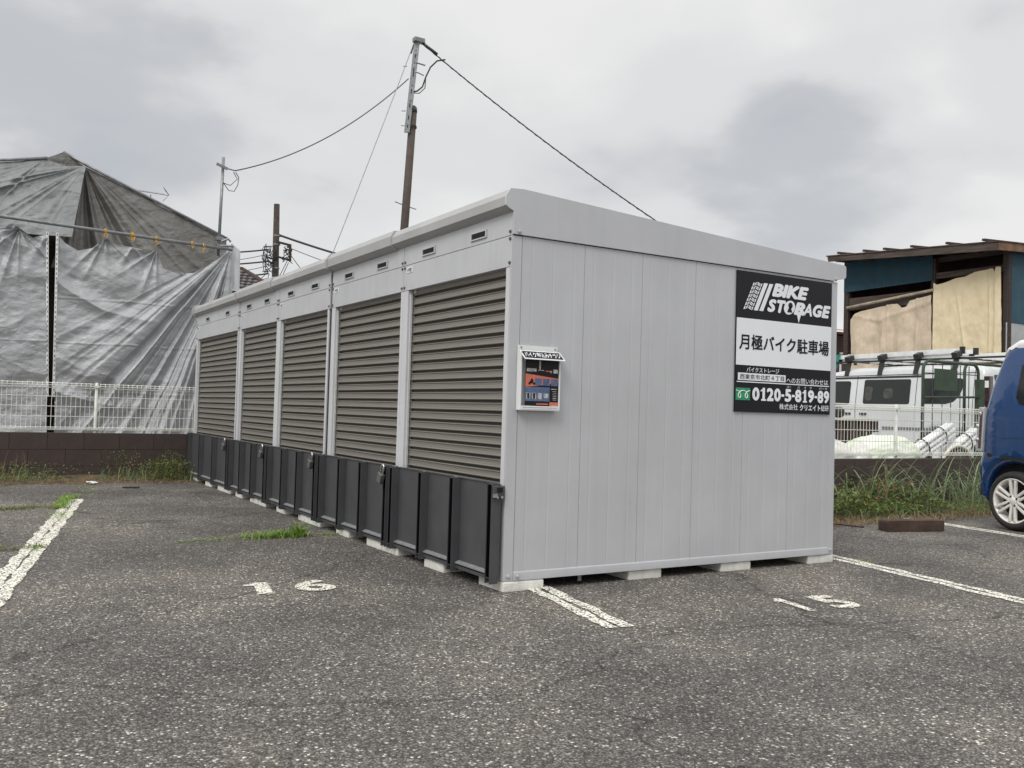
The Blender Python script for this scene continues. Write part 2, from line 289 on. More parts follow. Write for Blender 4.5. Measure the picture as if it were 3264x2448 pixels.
def obj(name, g, m, parent=None, smooth=False, bevel=0, at=None):
    """link a mesh (world coordinates) as one object; a parent that is an unrotated Empty is subtracted"""
    off = wloc(parent) if parent is not None else Vector((0, 0, 0))
    if at is not None: off = Vector(at)
    me = g if isinstance(g, bpy.types.Mesh) else g.mesh(name, off, smooth)
    for mm in (m if isinstance(m, (list, tuple)) else [m]): me.materials.append(mm) if len(me.materials) < (len(m) if isinstance(m, (list, tuple)) else 1) else None
    o = bpy.data.objects.new(name, me); COL.objects.link(o); o.parent = parent
    if at is not None: o.location = Vector(at) - (wloc(parent) if parent is not None else Vector((0, 0, 0)))
    if bevel:
        b = o.modifiers.new('bevel', 'BEVEL'); b.width = bevel; b.segments = 2; b.limit_method = 'ANGLE'; b.angle_limit = R(40)
        if not smooth: o.data.polygons.foreach_set('use_smooth', [True]*len(o.data.polygons)); w = o.modifiers.new('wn', 'WEIGHTED_NORMAL'); w.keep_sharp = True
    return o
def thing(name, label, cat, loc=(0, 0, 0), group=None, rz=0):
    o = bpy.data.objects.new(name, None); COL.objects.link(o); o.location = loc; o.rotation_euler = (0, 0, rz); o.empty_display_size = .1
    return tag(o, label, cat, group)
def struct(name, g, m, **k): return tag(obj(name, g, m, **k), kind='structure')
def copy_tree(o, parent=None):
    c = o.copy(); COL.objects.link(c); c.parent = parent
    for ch in list(o.children): copy_tree(ch, c)
    return c
_txt = {}
def text_vf(s, bold=0., shear=0.):
    key = (s, bold, shear)
    if key in _txt: return _txt[key]
    cu = bpy.data.curves.new('lettering', 'FONT'); cu.body = s; cu.size = 1; cu.offset = bold; cu.shear = shear; cu.resolution_u = 4
    o = bpy.data.objects.new('lettering', cu); COL.objects.link(o)
    dg = bpy.context.evaluated_depsgraph_get(); me = bpy.data.meshes.new_from_object(o.evaluated_get(dg))
    V = np.array([v.co[:2] for v in me.vertices]) if len(me.vertices) else np.zeros((1, 2)); F = [tuple(p.vertices) for p in me.polygons]
    bpy.data.objects.remove(o); bpy.data.curves.remove(cu); bpy.data.meshes.remove(me)
    _txt[key] = (V, F); return V, F
def bold_vf(s, bold, shear=0.):
    """heavier strokes: copies of the glyphs shifted round a small circle, each a hair behind the last"""
    V, F = text_vf(s, 0., shear)
    if not bold: return np.c_[V, np.zeros(len(V))], F
    n = 8 if bold > .03 else 4; P = []; G = []; sh = [(0, 0)] + [(bold*math.cos(2*PI*(k+.5)/n), bold*math.sin(2*PI*(k+.5)/n)) for k in range(n)]
    for i, (a, b) in enumerate(sh):
        k = len(P)*len(V); P.append(np.c_[V[:, 0]+a, V[:, 1]+b, np.full(len(V), i)]); G += [tuple(q+k for q in f) for f in F]
    return np.vstack(P), G
ONE = [(0, .72), (0, .80), (.22, .84), (.42, 1), (.80, 1), (.80, .13), (1, .13), (1, 0), (.12, 0), (.12, .13), (.34, .13), (.34, .72)]
ONE_PLAIN = [(0, .74), (0, .86), (.3, .9), (.45, 1), (1, 1), (1, 0), (.38, 0), (.38, .74)]
def digit_one(mb, box, plane, shape=ONE):
    u0, u1, v0, v1 = box; mb.add([plane(u0+a*(u1-u0), v0+b*(v1-v0)) for a, b in reversed(shape)], [tuple(range(len(shape)))])
def text_into(mb, s, box, plane, bold=0., shear=0., step=.00005):
    """fit the ink of s into box (u0,u1,v0,v1); plane(u,v) -> world point"""
    V, F = bold_vf(s, bold, shear)
    if len(V) < 3: return
    lo, hi = V.min(0), V.max(0); u0, u1, v0, v1 = box
    e = Vector(plane(1, 0))-Vector(plane(0, 0)); g = Vector(plane(0, 1))-Vector(plane(0, 0)); nrm = e.cross(g).normalized()*step
    P = [Vector(plane(u0 + (p[0]-lo[0])/(hi[0]-lo[0]+1e-9)*(u1-u0), v0 + (p[1]-lo[1])/(hi[1]-lo[1]+1e-9)*(v1-v0)))+nrm*p[2] for p in V]
    mb.add(P, F)

# value noise for cloth
_perm = rng.random((64, 64, 1)).squeeze()
def vnoise(x, y, seed=0):
    x = np.asarray(x) + seed * 17.3; y = np.asarray(y) + seed * 9.7
    xi = np.floor(x).astype(int); yi = np.floor(y).astype(int); fx = x - xi; fy = y - yi; fx = fx*fx*(3-2*fx); fy = fy*fy*(3-2*fy)
    g = lambda i, j: _perm[i % 64, j % 64]
    return ((g(xi,yi)*(1-fx)+g(xi+1,yi)*fx)*(1-fy) + (g(xi,yi+1)*(1-fx)+g(xi+1,yi+1)*fx)*fy)*2-1
def fbm(x, y, seed=0, o=4):
    s = 0; a = 1; t = 0
    for k in range(o): s = s + a*vnoise(x*2**k, y*2**k, seed+k*3); t += a; a *= .5
    return s/t
def ridge(t, seed=0):       # rounded tops and sharp valleys
    n = vnoise(t, np.zeros_like(t) + seed*3.1, seed)
    return 1 - np.abs(n)*2
def cloth(top, bot, nu, nv, disp, smooth=True):
    """sheet between two polylines (world points); disp(P)->(dx,dy,dz) array"""
    def sample(pl, n):
        pl = np.array(pl, float); d = np.r_[0, np.cumsum(np.linalg.norm(np.diff(pl, axis=0), axis=1))]; d /= d[-1]; t = np.linspace(0, 1, n)
        return np.stack([np.interp(t, d, pl[:, k]) for k in range(3)], 1)
    T, B = sample(top, nu), sample(bot, nu); v = np.linspace(0, 1, nv)[:, None, None]
    P = (T[None]*(1-v) + B[None]*v).reshape(-1, 3); vv = np.repeat(np.linspace(0, 1, nv), nu); uu = np.tile(np.linspace(0, 1, nu), nv)
    P = P + disp(P, uu, vv)
    i = np.arange(nu*nv).reshape(nv, nu); F = np.stack([i[:-1,:-1].ravel(), i[1:,:-1].ravel(), i[1:,1:].ravel(), i[:-1,1:].ravel()], 1)
    return P, F

# ------------------------------------------------------------ ground
me = MB().add([(-150,-60,0),(170,-60,0),(170,220,0),(-150,220,0)], [(0,1,2,3)])
struct('ground', me, M_asph)
# loose and embedded pale stones on the near surface
def pebbles(n, sx, sy, rot, smin, smax, mask):
    P = []
    a = rng.random((n*3, 2)); X = sx[0] + a[:, 0]*(sx[1]-sx[0]); Y = sy[0] + a[:, 1]*(sy[1]-sy[0]); k = mask(X, Y); X, Y = X[k][:n], Y[k][:n]; n = len(X)
    s = smin + (smax-smin)*rng.random(n)**2.2; th = rng.random(n)*2*PI; el = .6+.5*rng.random(n); h = s*(.18+.25*rng.random(n))
    base = np.array([[1,.1,0],[.45,.8,0],[-.4,.75,0],[-1,-.05,0],[-.5,-.8,0],[.5,-.7,0],[.35,.3,1],[-.4,.2,.9],[.0,-.35,1.05]])
    jit = 1 + .5*(rng.random((n, 9, 3))-.5); B = base[None]*jit
    x = B[..., 0]*s[:, None]; y = B[..., 1]*(s*el)[:, None]; z = B[..., 2]*h[:, None] - .0005
    c, q = np.cos(th)[:, None], np.sin(th)[:, None]
    V = np.stack([x*c-y*q+X[:, None], x*q+y*c+Y[:, None], z], -1).reshape(-1, 3)
    f = np.array([[0,1,6],[1,2,7],[1,7,6],[2,3,7],[3,4,8],[3,8,7],[4,5,8],[5,0,6],[5,6,8],[6,7,8]])
    F = (f[None] + (np.arange(n)*9)[:, None, None]).reshape(-1, 3); return V, F
def inview(X, Y):
    dx, dy = X-CAM.x, Y-CAM.y; dep = dx*.518+dy*.855; lat = dx*.855-dy*.518
    return (dep > 1.6) & (np.abs(lat) < dep*.64+.3)
V, F = pebbles(40000, (-4, 2.6), (-3.4, .6), 0, .0022, .0066, lambda X, Y: inview(X, Y) & (((X-CAM.x)*.518+(Y-CAM.y)*.855) < 4.0))
V2, F2 = pebbles(17000, (-5, 6), (-3.5, 5), 0, .003, .008, lambda X, Y: inview(X, Y) & (((X-CAM.x)*.518+(Y-CAM.y)*.855) > 3.2) & ~((X > 0) & (Y > 0) & (X < 2.63)))
V = np.vstack([V, V2]); F = np.vstack([F, F2 + len(V)-len(V2)])
def pebmat():
    m, n, l, b = nodes_mat('stone_chips'); g = n.new('ShaderNodeNewGeometry'); rp = n.new('ShaderNodeValToRGB'); e = rp.color_ramp.elements
    e[0].color = (.05, .046, .044, 1); e[1].color = (.48, .475, .45, 1); e[1].position = 1
    for p, c in ((.35, (.12, .113, .106)), (.62, (.175, .167, .155)), (.88, (.215, .208, .198)), (.965, (.30, .295, .28))): q = e.new(p); q.color = (*c, 1)
    l.new(g.outputs['Random Per Island'], rp.inputs[0]); l.new(rp.outputs[0], b.inputs['Base Color']); b.inputs['Roughness'].default_value = .7; return m
tag(obj('gravel', npmesh('gravel', V, F), pebmat()), 'small stone chips bedded in the worn asphalt surface', 'gravel', kind='stuff')

# painted lines: double strips worn apart along their middle
LD = Vector((.174, .985, 0)); LN = Vector((.985, -.174, 0))
def jag_strip(mb, p0, p1, w, z, seed):
    p0, p1 = Vector((*p0, z)), Vector((*p1, z)); L = (p1-p0).length; n = max(2, int(L/.04)); d = (p1-p0)/n; s = Vector((d.y, -d.x, 0)).normalized(); V = []
    for i in range(n+1):
        p = p0 + d*i; j = .006
        V += [p - s*(w/2 + random.uniform(-j, j)+.007*math.sin(i*.7+seed)), p + s*(w/2 + random.uniform(-j, j)+.006*math.sin(i*.45+2*seed))]
    mb.add(V, [(2*i, 2*i+1, 2*i+3, 2*i+2) for i in range(n)])
def line(c0, c1, gap=.012, w=.07):
    mb = MB(); off = LN*(w/2 + gap/2)
    for s in (-1, 1): jag_strip(mb, (c0[0]+off.x*s, c0[1]+off.y*s), (c1[0]+off.x*s, c1[1]+off.y*s), w-.006, .005 if s < 0 else .0055, s)
    o = struct('parking_line', mb, M_paint); return o
line((-2.55, -.30), (-1.535, 5.44), .004, .073)
line((.28, .25), (.078, -.91))
line((2.83, .36), (2.42, -1.95))
line((5.75, 2.1), (5.02, -2.2))
mb = MB()
def groundtext(s, cx, cy, w, h, bold=.03):
    if s == '1':
        mb.add([Vector((cx, cy, .005))+LN*((a-.5)*w)+LD*((b-.5)*h) for a, b in ONE_PLAIN], [tuple(range(len(ONE_PLAIN)))]); return
    V, F = bold_vf(s, bold); lo, hi = V.min(0), V.max(0)
    P = [Vector((cx, cy, .005+.00015*p[2])) + LN*(((p[0]-lo[0])/(hi[0]-lo[0])-.5)*w) + LD*(((p[1]-lo[1])/(hi[1]-lo[1])-.5)*h) for p in V]; mb.add(P, F)
groundtext('1', -1.145, .578, .125, .30, .06); groundtext('6', -.855, .54, .215, .30, .032)
struct('parking_number', mb, M_paint)
mb = MB(); groundtext('1', 1.222, -.89, .075, .30, .02); groundtext('5', 1.50, -.93, .185, .31, .04)
struct('parking_number', mb, M_paint)

# soil banks along both walls
def soil(name, x0, x1, y0f, y1, h):
    nx, ny = 90, 16; V = []
    for j in range(ny):
        for i in range(nx):
            x = x0+(x1-x0)*i/(nx-1); ya = y0f(x) + .18*float(fbm(x*1.7, 0, 5)) + .05*float(fbm(x*9, 0, 8)); t = j/(ny-1); y = ya+(y1-ya)*t
            V.append((x, y, -.004 + min(1, t*4)*.012 + h*t*t + .02*t*float(fbm(x*4, y*4, 2))))
    i = np.arange(nx*ny).reshape(ny, nx); F = np.stack([i[:-1,:-1].ravel(), i[:-1,1:].ravel(), i[1:,1:].ravel(), i[1:,:-1].ravel()], 1)
    return struct(name, npmesh(name, V, F, True), M_soil)
soil('soil_strip', -6, .1, lambda x: 7.1, 7.9, .03)
soil('soil_strip', 2.8, 12, lambda x: 1.45 if x > 4.3 else 1.45+(4.3-x)*.15, 2.32, .05)
# neighbouring plots behind the walls, slightly higher
struct('neighbour_plot', MB().box(2.9, 60, 2.50, 90, -.3, .20), mat('pale_gravel_plot', (.33, .32, .29), .95, 0, .25, 3, .6, 40))
struct('neighbour_plot', MB().box(-60, 2.88, 8.10, 90, -.3, .15), MATS['pale_gravel_plot'])

# ------------------------------------------------------------ block walls, each block its own piece
def block_wall(label, x0, x1, yf, zt, courses):
    t = thing('block_wall', label, 'wall', (x0, yf, 0)); L = .398
    W = x1-x0
    g = MB().box(x0, x1, yf+.006, yf+.144, -.1, zt-.003); obj('mortar', g, mat('dark_mortar', (.030, .024, .022), .95), t)
    base = MB().box(0, L-.005, 0, .15, 0, .195).mesh('block')
    base.materials.append(M_wallblock); k = 0
    for c in range(courses):
        z = zt - .2*(c+1) + .002; x = x0 - (L/2 if c % 2 else 0)
        while x < x1:
            a, b = max(x, x0), min(x+L-.005, x1)
            if b-a > .06:
                o = bpy.data.objects.new('block', base); COL.objects.link(o); o.parent = t; o.location = (a-x0, random.uniform(-.0015, .0015), z); o.scale.x = (b-a)/(L-.005)
            x += L
    return t
block_wall('low dark brown block wall in front of the silver tarps', -5.2, 3.2, 7.9, .553, 3)
block_wall('low dark brown block wall behind tall weeds on the right', 3.4, 14.2, 2.3, .553, 3)

def wire_fence(label, x0, x1, y, posts, zb=.553):
    t = thing('mesh_fence', label, 'fence', (x0, y, zb))
    zs = zb + .6
    for px in posts:
        p = MB(); p.lathe([(zb, .019), (zs+.005, .019), (zs+.012, .010), (zs+.014, .0001)], (px, y, 0), 'z', 14); q = obj('post', p, M_fence, t, smooth=True)
        for z in (zs-.035, zb+.05): obj('clamp', MB().box(px-.03, px+.03, y-.03, y-.012, z-.014, z+.014), M_fence, q)
    edges = [x0] + list(posts) + [x1]
    for a, b in zip(edges[:-1], edges[1:]):
        if b-a < .1: continue
        m = MB(); a2, b2 = a+.03, b-.03
        for z, d in ((zs-.005,.0048),(zs-.06,.0044),(zs-.165,.0040),(zs-.285,.0040),(zs-.405,.0040),(zb+.065,.0048),(zb+.035,.0044)):
            m.tube([(a2, y-.022, z), (b2, y-.022, z)], d, 5)
        m.tube([(a2, y-.045, zs-.032), (b2, y-.045, zs-.032)], .0042, 5); m.tube([(a2, y-.045, zb+.05), (b2, y-.045, zb+.05)], .0042, 5)
        x = a2+.01
        while x < b2:
            m.tube([(x, y-.022, zs-.062), (x, y-.046, zs-.045), (x, y-.046, zs-.012), (x, y-.022, zs+.002), (x, y-.022, zs-.03), (x, y-.022, zb+.075), (x, y-.044, zb+.06), (x, y-.044, zb+.035), (x, y-.022, zb+.03)], .0031, 4); x += .0525
        tag(obj('wire_panel', m, M_fence, t), kind='stuff')
    return t
wire_fence('white wire mesh fence on the wall before the silver tarps', -5.2, 2.6, 7.97, [-5.1, -3.1, -1.10, .90], .553)
wire_fence('white wire mesh fence on the wall before the white van', 3.4, 14.2, 2.37, [4.58, 6.58, 8.58, 10.58, 12.58], .553)

# ------------------------------------------------------------ bike storage units
ZB, ZH, ZS, W_ = .056, 1.751, 1.922, 2.63
def slat_mesh(w):
    pr = [(.053, 0), (.053, .0135), (.037, .0150), (.0325, .0165), (.0315, .0200), (.0340, .0235), (.0385, .0255), (.0395, .038), (.0385, .050), (.0405, .051), (.0405, .0525), (.0365, .0535), (.0350, .0565), (.0385, .0600), (.050, .0625)]
    V = [(x, 0, z) for x, z in pr] + [(x, w, z) for x, z in pr]; n = len(pr)
    me = bpy.data.meshes.new('slat'); me.from_pydata(V, [], [(i, i+1, i+1+n, i+n) for i in range(n-1)]); me.materials.append(M_slat); me.materials.append(M_slatgap)
    me.polygons[0].material_index = 1; me.update(); return me
def ribbed(mb, x0, x1, z0, z1, y, grooves, th=.02):
    pts = [(x0, y)]
    for g in grooves:
        if x0+.012 < g < x1-.012: pts += [(g-.006, y), (g-.002, y+.0011), (g+.002, y+.0011), (g+.006, y)]
    pts += [(x1, y), (x1, y+th), (x0, y+th)]
    mb.prism(pts, 'z', z0, z1)
def vent(parent, y0, y1, zc):
    f = obj('vent', (lambda m: m.box(-.010, 0, y0, y1, zc-.023, zc-.016).box(-.010, 0, y0, y1, zc+.016, zc+.023).box(-.010, 0, y0, y0+.012, zc-.0155, zc+.0155).box(-.010, 0, y1-.012, y1, zc-.0155, zc+.0155))(MB()), M_head, parent)
    m = MB().box(-.003, -.001, y0+.0125, y1-.0125, zc-.0155, zc+.0155); obj('opening', m, M_dark, f)
    for k in range(4): obj('louvre', MB().bar((-.006, y0+.013, zc-.011+k*.0073), (-.006, y1-.013, zc-.011+k*.0073), .004, .0014), M_char, f)
def bolt(parent, p, ax, m=None, r=.010):
    q = MB()
    if ax == 'y': q.lathe([(0, r*1.25), (-.003, r*1.25), (-.0031, r*.8), (-.009, r*.7), (-.011, .0001)], p, 'y', 10)
    else: q.lathe([(0, r*1.25), (-.003, r*1.25), (-.0031, r*.8), (-.009, r*.7), (-.011, .0001)], p, 'x', 10)
    return obj('bolt', q, m or M_bolt, parent)
def ramp(parent, y0, w, chans, last=False):
    """folded up loading ramp standing against the front"""
    rt = obj('ramp', MB().box(-.030, -.022, y0+.005, y0+w-.045, .085, .574), M_char, parent)
    cx = chans
    for c in cx:
        m = MB(); y = y0+c; cw = .052
        m.box(-.038, -.031, y, y+cw, .046, .578); m.box(-.082, -.0385, y, y+.004, .046, .578); m.box(-.082, -.0385, y+cw-.004, y+cw, .046, .578)
        m.box(-.080, -.0385, y+.0045, y+cw-.0045, .573, .577); m.box(-.078, -.0385, y+.0045, y+cw-.0045, .075, .079)
        obj('channel', m, M_char, rt)
        m = MB().box(-.077, -.0385, y+.0045, y+cw-.0045, .0795, .5725); obj('slot_shade_fill', m, M_slot, rt)  # black filler box added in the channel, painted as the shade of its slot
    seg = list(cx); ends = sorted(seg)
    for a, b in zip(ends[:-1], ends[1:]):
        m = MB().prism([(-.031, .104), (-.056, .094), (-.056, .088), (-.031, .086)], 'y', y0+a+.048, y0+b-.001); obj('lip', m, M_charlip, rt)
        m = MB().box(-.052, -.031, y0+a+.048, y0+b-.001, .060, .078); obj('rail', m, M_char, rt)
        obj('top_edge', MB().box(-.036, -.020, y0+a+.048, y0+b-.001, .5745, .580), M_char, rt)
        obj('hinge', MB().box(-.058, -.037, y0+b+.002, y0+b+.030, .5785, .586), M_bolt, rt)
    return rt
def padlock(y, label):
    t = thing('padlock', label, 'padlock', (-.105, y, .53), 'padlocks on the folded ramps'); t.scale = (1.35,)*3
    m = MB(); m.box(-.012, .012, -.022, .022, -.05, 0)
    o = obj('lock_body', m.mesh('lock_body'), mat('grey_lock', (.17, .165, .16), .45, .5), t, bevel=.004); o.rotation_euler = (R(22), 0, 0)
    m = MB(); m.tube([(0, -.015, -.005), (0, -.015, .03)] + [(0, -.015*math.cos(a), .03+.018*math.sin(a)) for a in (.5, 1., 1.57, 2.1, 2.6)] + [(0, .015, .03), (0, .015, -.005)], .0042, 8)
    o = obj('shackle', m.mesh('shackle', smooth=True), mat('chrome', (.75, .75, .73), .2, .9), t); o.rotation_euler = (R(22), 0, 0)
slat_cache = {}
def unit(label, y0, bays, near_side, nums, chans_sets):
    y1 = y0+sum(bays)
    t = thing('storage_unit', label, 'storage unit', (0, y0, 0), 'grey bike storage units in one row')
    obj('inner_box', MB().box(.09, 2.58, y0+.03, y1-.004, ZB+.02, 2.0), M_dark, t)
    # side posts and rails
    if near_side: obj('corner_post', MB().box(0, .06, y0, y0+.02, ZB, ZS-.002), M_wall, t, bevel=.002)
    else: obj('gap_shade_strip', MB().box(.018, .03, y0-.026, y0+.002, ZB, 2.05), M_char, t)  # dark strip added in the open gap between units, standing for its shade
    y = y0
    for bi, w in enumerate(bays):
        a, b = y+(.058 if bi == 0 else .036), y+w-.078
        # front posts of the bay
        p0 = y+(.0205 if bi == 0 else .001)
        obj('front_post', MB().box(0, .012, p0, a, ZB, ZH-.002).box(.0125, .075, a-.012, a, ZB, ZH-.002), M_trim, t, bevel=.0015)
        obj('front_post', MB().box(0, .012, b, y+w-.002, ZB, ZH-.002).box(.0125, .075, b, b+.012, ZB, ZH-.002).box(.015, .030, b-.0125, b-.0005, ZB, ZH-.025), M_trim, t, bevel=.0015)
        if True:
            for zz_ in (.13, .30, .47): bolt(t, (-.0005, a-.012, zz_), 'x')
        sh = obj('shutter', MB().box(.064, .068, a, b, ZB+.02, ZH+.06), M_slatgap, t)
        k = round(b-a, 3)
        if k not in slat_cache: slat_cache[k] = slat_mesh(b-a)
        z = ZB+.02; kk = 0
        while z < ZH-.028:
            o = bpy.data.objects.new('slat', slat_cache[k]); COL.objects.link(o); o.parent = sh; o.location = Vector((random.uniform(-.0008, .0008), a, z)) - wloc(sh) ; z += .0625; kk += 1
        obj('roller_bracket', MB().box(.030, .055, a+.03, a+.055, ZH-.022, ZH+.01), M_trim, sh); obj('roller_bracket', MB().box(.030, .055, b-.055, b-.03, ZH-.022, ZH+.01), M_trim, sh)
        hd = obj('header_panel', MB().box(-.001, .012, y+.003, y+w-.002, ZH, ZS-.003).box(.0125, .05, y+.003, y+w-.002, ZH, ZH+.004), M_head, t, bevel=.0015)
        up = obj('upper_panel', MB().box(-.001, .012, y+.003, y+w-.002, ZS, 2.052), M_head, t, bevel=.0015)
        f = w/1.4056
        for v in ((.275, .465), (.93, 1.115)): vent(up, y+v[0]*f, y+v[0]*f+.188, 1.972)
        for yy in (y+.019, y+w-.022):
            for zq in (1.942, 1.903, 1.772): bolt(t, (-.0015, yy, zq), 'x', mat('dark_bolt', (.16, .16, .16), .5, .5), .008)
        pl = obj('number_plate', MB().box(-.004, -.0015, y+w-.145, y+w-.052, 1.866, 1.904), M_white, t)
        mm = MB(); text_into(mm, nums[bi]+'号室', (.0, .066, .0, .026), lambda u, v, yy=y+w-.064: (-.0046, yy-u, 1.872+v), .02); obj('lettering', mm, M_signk, pl)
        ramp(t, y, w, chans_sets[bi]); y += w
    # eaves gutter
    gp = [(0, 2.046), (-.028, 2.058), (-.052, 2.076), (-.052, 2.124), (-.026, 2.166), (.06, 2.172), (.06, 2.16), (-.02, 2.155), (-.044, 2.12), (-.044, 2.08), (-.024, 2.066), (0, 2.055)]
    obj('gutter', MB().prism(gp, 'y', y0+.001, y1), M_gutter, t)
    if sum(bays) > 1.5 and len(bays) == 2:      # overlapping joint sleeve
        gp2 = [(x-(.008 if x < .03 else 0), z+(.009 if z > 2.1 else -.005)) for x, z in gp[:6]]+[(.06, 2.168)]; obj('gutter_sleeve', MB().prism(gp2, 'y', y0+1.41+.10, y1+.002), M_gutter, t)
    cap = [(-.070, 2.064), (-.070, 2.134), (-.034, 2.186), (.03, 2.194), (.03, 2.14), (.01, 2.035), (-.03, 2.040)]
    obj('gutter_cap', MB().prism(cap, 'y', y1-.03, y1+.012), M_gutter, t)
    obj('roof', MB().prism([(.02, 2.168), (2.70, 2.034), (2.70, 2.018), (.02, 2.15)], 'y', y0+.004, y1), M_gutter, t)
    rp = obj('rear_post', MB().box(2.572, W_, y0, y0+.03, ZB, ZS-.002), M_wall, t, bevel=.002)
    obj('rear_wall', MB().box(2.60, 2.628, y0+.032, y1-.002, ZB, 2.03), M_wall, t)
    if near_side: ff = [(-.002, 1.925), (2.609, 1.925), (2.612, 1.934), (2.656, 1.943), (2.688, 1.948), (2.704, 1.962), (2.704, 2.030), (2.69, 2.042), (.06, 2.177), (-.025, 2.171), (-.054, 2.126), (-.054, 2.076), (-.030, 2.060), (-.002, 2.049)]
    if near_side: obj('side_fascia', MB().prism(ff, 'y', y0-.012, y0), M_wall, t, bevel=.0015)
    if near_side:
        gr = [.131+.1395*k for k in range(18)]
        xs = [.063, .484, .905, 1.326, 1.747, 2.168, 2.571]
        for a, b in zip(xs[:-1], xs[1:]):
            m = MB(); ribbed(m, a+.0012, b-.0012, .098, ZS-.001, y0+.0, gr); obj('wall_panel', m, M_wall, t)
        # base rail with scalloped lip
        obj('base_rail', MB().prism([(y0-.006, ZB), (y0-.006, .096), (y0-.001, .104), (y0+.02, .104), (y0+.02, ZB)], 'x', .0625, 2.571), M_wall, t, bevel=.0015)
        obj('corner_strip', MB().box(-.002, .0605, y0-.002, y0-.0001, ZB, ZS-.004), M_wall, t)
        for p in ((.030, y0-.0025, .081), (.085, y0-.0065, .080), (2.60, y0-.0005, .085), (.035, y0-.0125, 1.942), (2.62-.02, y0-.0125, 1.94)): bolt(t, p, 'y', M_wall)
        lb = obj('latch_box', MB().box(-.082, -.012, y0-.018, y0-.0035, .512, .568), M_char, t, bevel=.003)
        obj('latch_hook', MB().box(-.088, -.060, y0-.024, y0-.0185, .508, .528), M_bolt, lb)
        obj('latch_plate', MB().box(-.060, -.030, y0-.024, y0-.0185, .535, .560), M_signk, lb)
        for xx in (-.058, -.030): bolt(lb, (xx, y0-.018, .507), 'y', M_bolt, .006)
        obj('bracket', MB().box(.500, .524, y0+.01, y0+.014, .022, .055).box(.506, .518, y0+.0085, y0+.0095, .03, .045), M_grey, t)
    obj('base_frame', MB().box(.02, .05, y0+.03, y1-.01, ZB, ZB+.018), M_grey, t)
    return t
CH = [.003, .447, .868, 1.308]
B = 1.4056
unit('nearest grey bike storage unit with two shutters and the black signboard', 0, [B, B-.030], True, ['5', '4'], [CH, CH])
unit('middle grey bike storage unit with two shutters, gaps at both sides', 2*B+.012, [B, B-.02], False, ['3', '2'], [CH, CH])
unit('farthest grey bike storage unit with a single wide shutter by the wall', 4*B+.006, [2.055], False, ['1'], [[.003, .65, 1.30, 1.95]])
padlock(1.43, 'grey padlock hanging between the first and second folded ramp from the corner')
padlock(2.86, 'grey padlock hanging between the second and third folded ramp from the corner')
padlock(4.26, 'grey padlock hanging between the third and fourth folded ramp from the corner')
padlock(5.67, 'grey padlock on the farthest folded ramp near the brown wall')

# foundation blocks
def fblock(x, y, label, w=.262, d=.262):
    o = obj('foundation_block', MB().box(0, w, 0, d, -.01, ZB-.001).mesh('foundation_block'), M_conc, bevel=.012); o.location = (x, y, 0); o.rotation_euler.z = random.uniform(-.015, .015)
    return tag(o, label, 'concrete block', 'pale concrete blocks under the storage units')
fblock(.0, -.006, 'pale concrete block under the near corner of the storage row', .265, .27)
fblock(.865, .012, 'pale concrete block under the side wall, second from the near corner', .255)
fblock(1.597, .008, 'pale concrete block under the side wall below the left edge of the sign')
fblock(2.39, .005, 'worn yellowish concrete block under the right end of the side wall', .255)
for y, s in ((.63, 'pale concrete block below the middle of the first shutter from the corner'), (1.29, 'pale block right of the seam under the first and second shutters'), (1.562, 'pale block left of the seam under the first and second shutters'),
             (2.17, 'pale concrete block below the middle of the second shutter from the corner'), (2.80, 'pale block right of the seam under the second and third shutters'), (3.075, 'pale block left of the seam under the second and third shutters'),
             (3.71, 'pale concrete block below the middle of the third shutter'), (4.31, 'pale block right of the seam under the third and fourth shutters'), (4.585, 'pale block left of the seam under the third and fourth shutters'),
             (5.14, 'pale concrete block below the middle of the fourth shutter'), (5.62, 'pale block right of the seam before the farthest shutter'), (5.9, 'pale block left of the seam before the farthest shutter'), (6.5, 'pale concrete block below the farthest shutter'), (7.2, 'last pale block at the far end beside the weeds')):
    fblock(-.035, y, s, .262, .262)

# ------------------------------------------------------------ signboard on the side wall
SX0, SX1, SZ0, SZ1 = 1.666, 2.559, 1.006, 1.906
sg = thing('signboard', 'square black and white storage signboard on the grey side wall', 'sign', (SX0, -.003, SZ0))
def SP(y=-.0165): return lambda u, v: (SX0+u*(SX1-SX0), y, SZ0+v*(SZ1-SZ0))
obj('board', MB().box(SX0, SX1, -.012, -.0005, SZ0, SZ1), M_signk, sg, bevel=.001)
obj('white_band', MB().box(SX0+.001, SX1-.001, -.014, -.0125, 1.304, 1.604), M_signw, sg)
P = SP(-.0155)
lg = MB()
def para(u0, u1, u2, u3, v0, v1, y=-.0155):   # bottom u0-u1, top u2-u3
    p = SP(y); lg.add([p(u0, v0), p(u1, v0), p(u3, v1), p(u2, v1)], [(0, 1, 2, 3)])
# u,v as fractions of the whole sign
vb, vt = .727, .93
para(.163, .203, .262, .302, vb, vt); para(.218, .258, .318, .357, vb, vt)
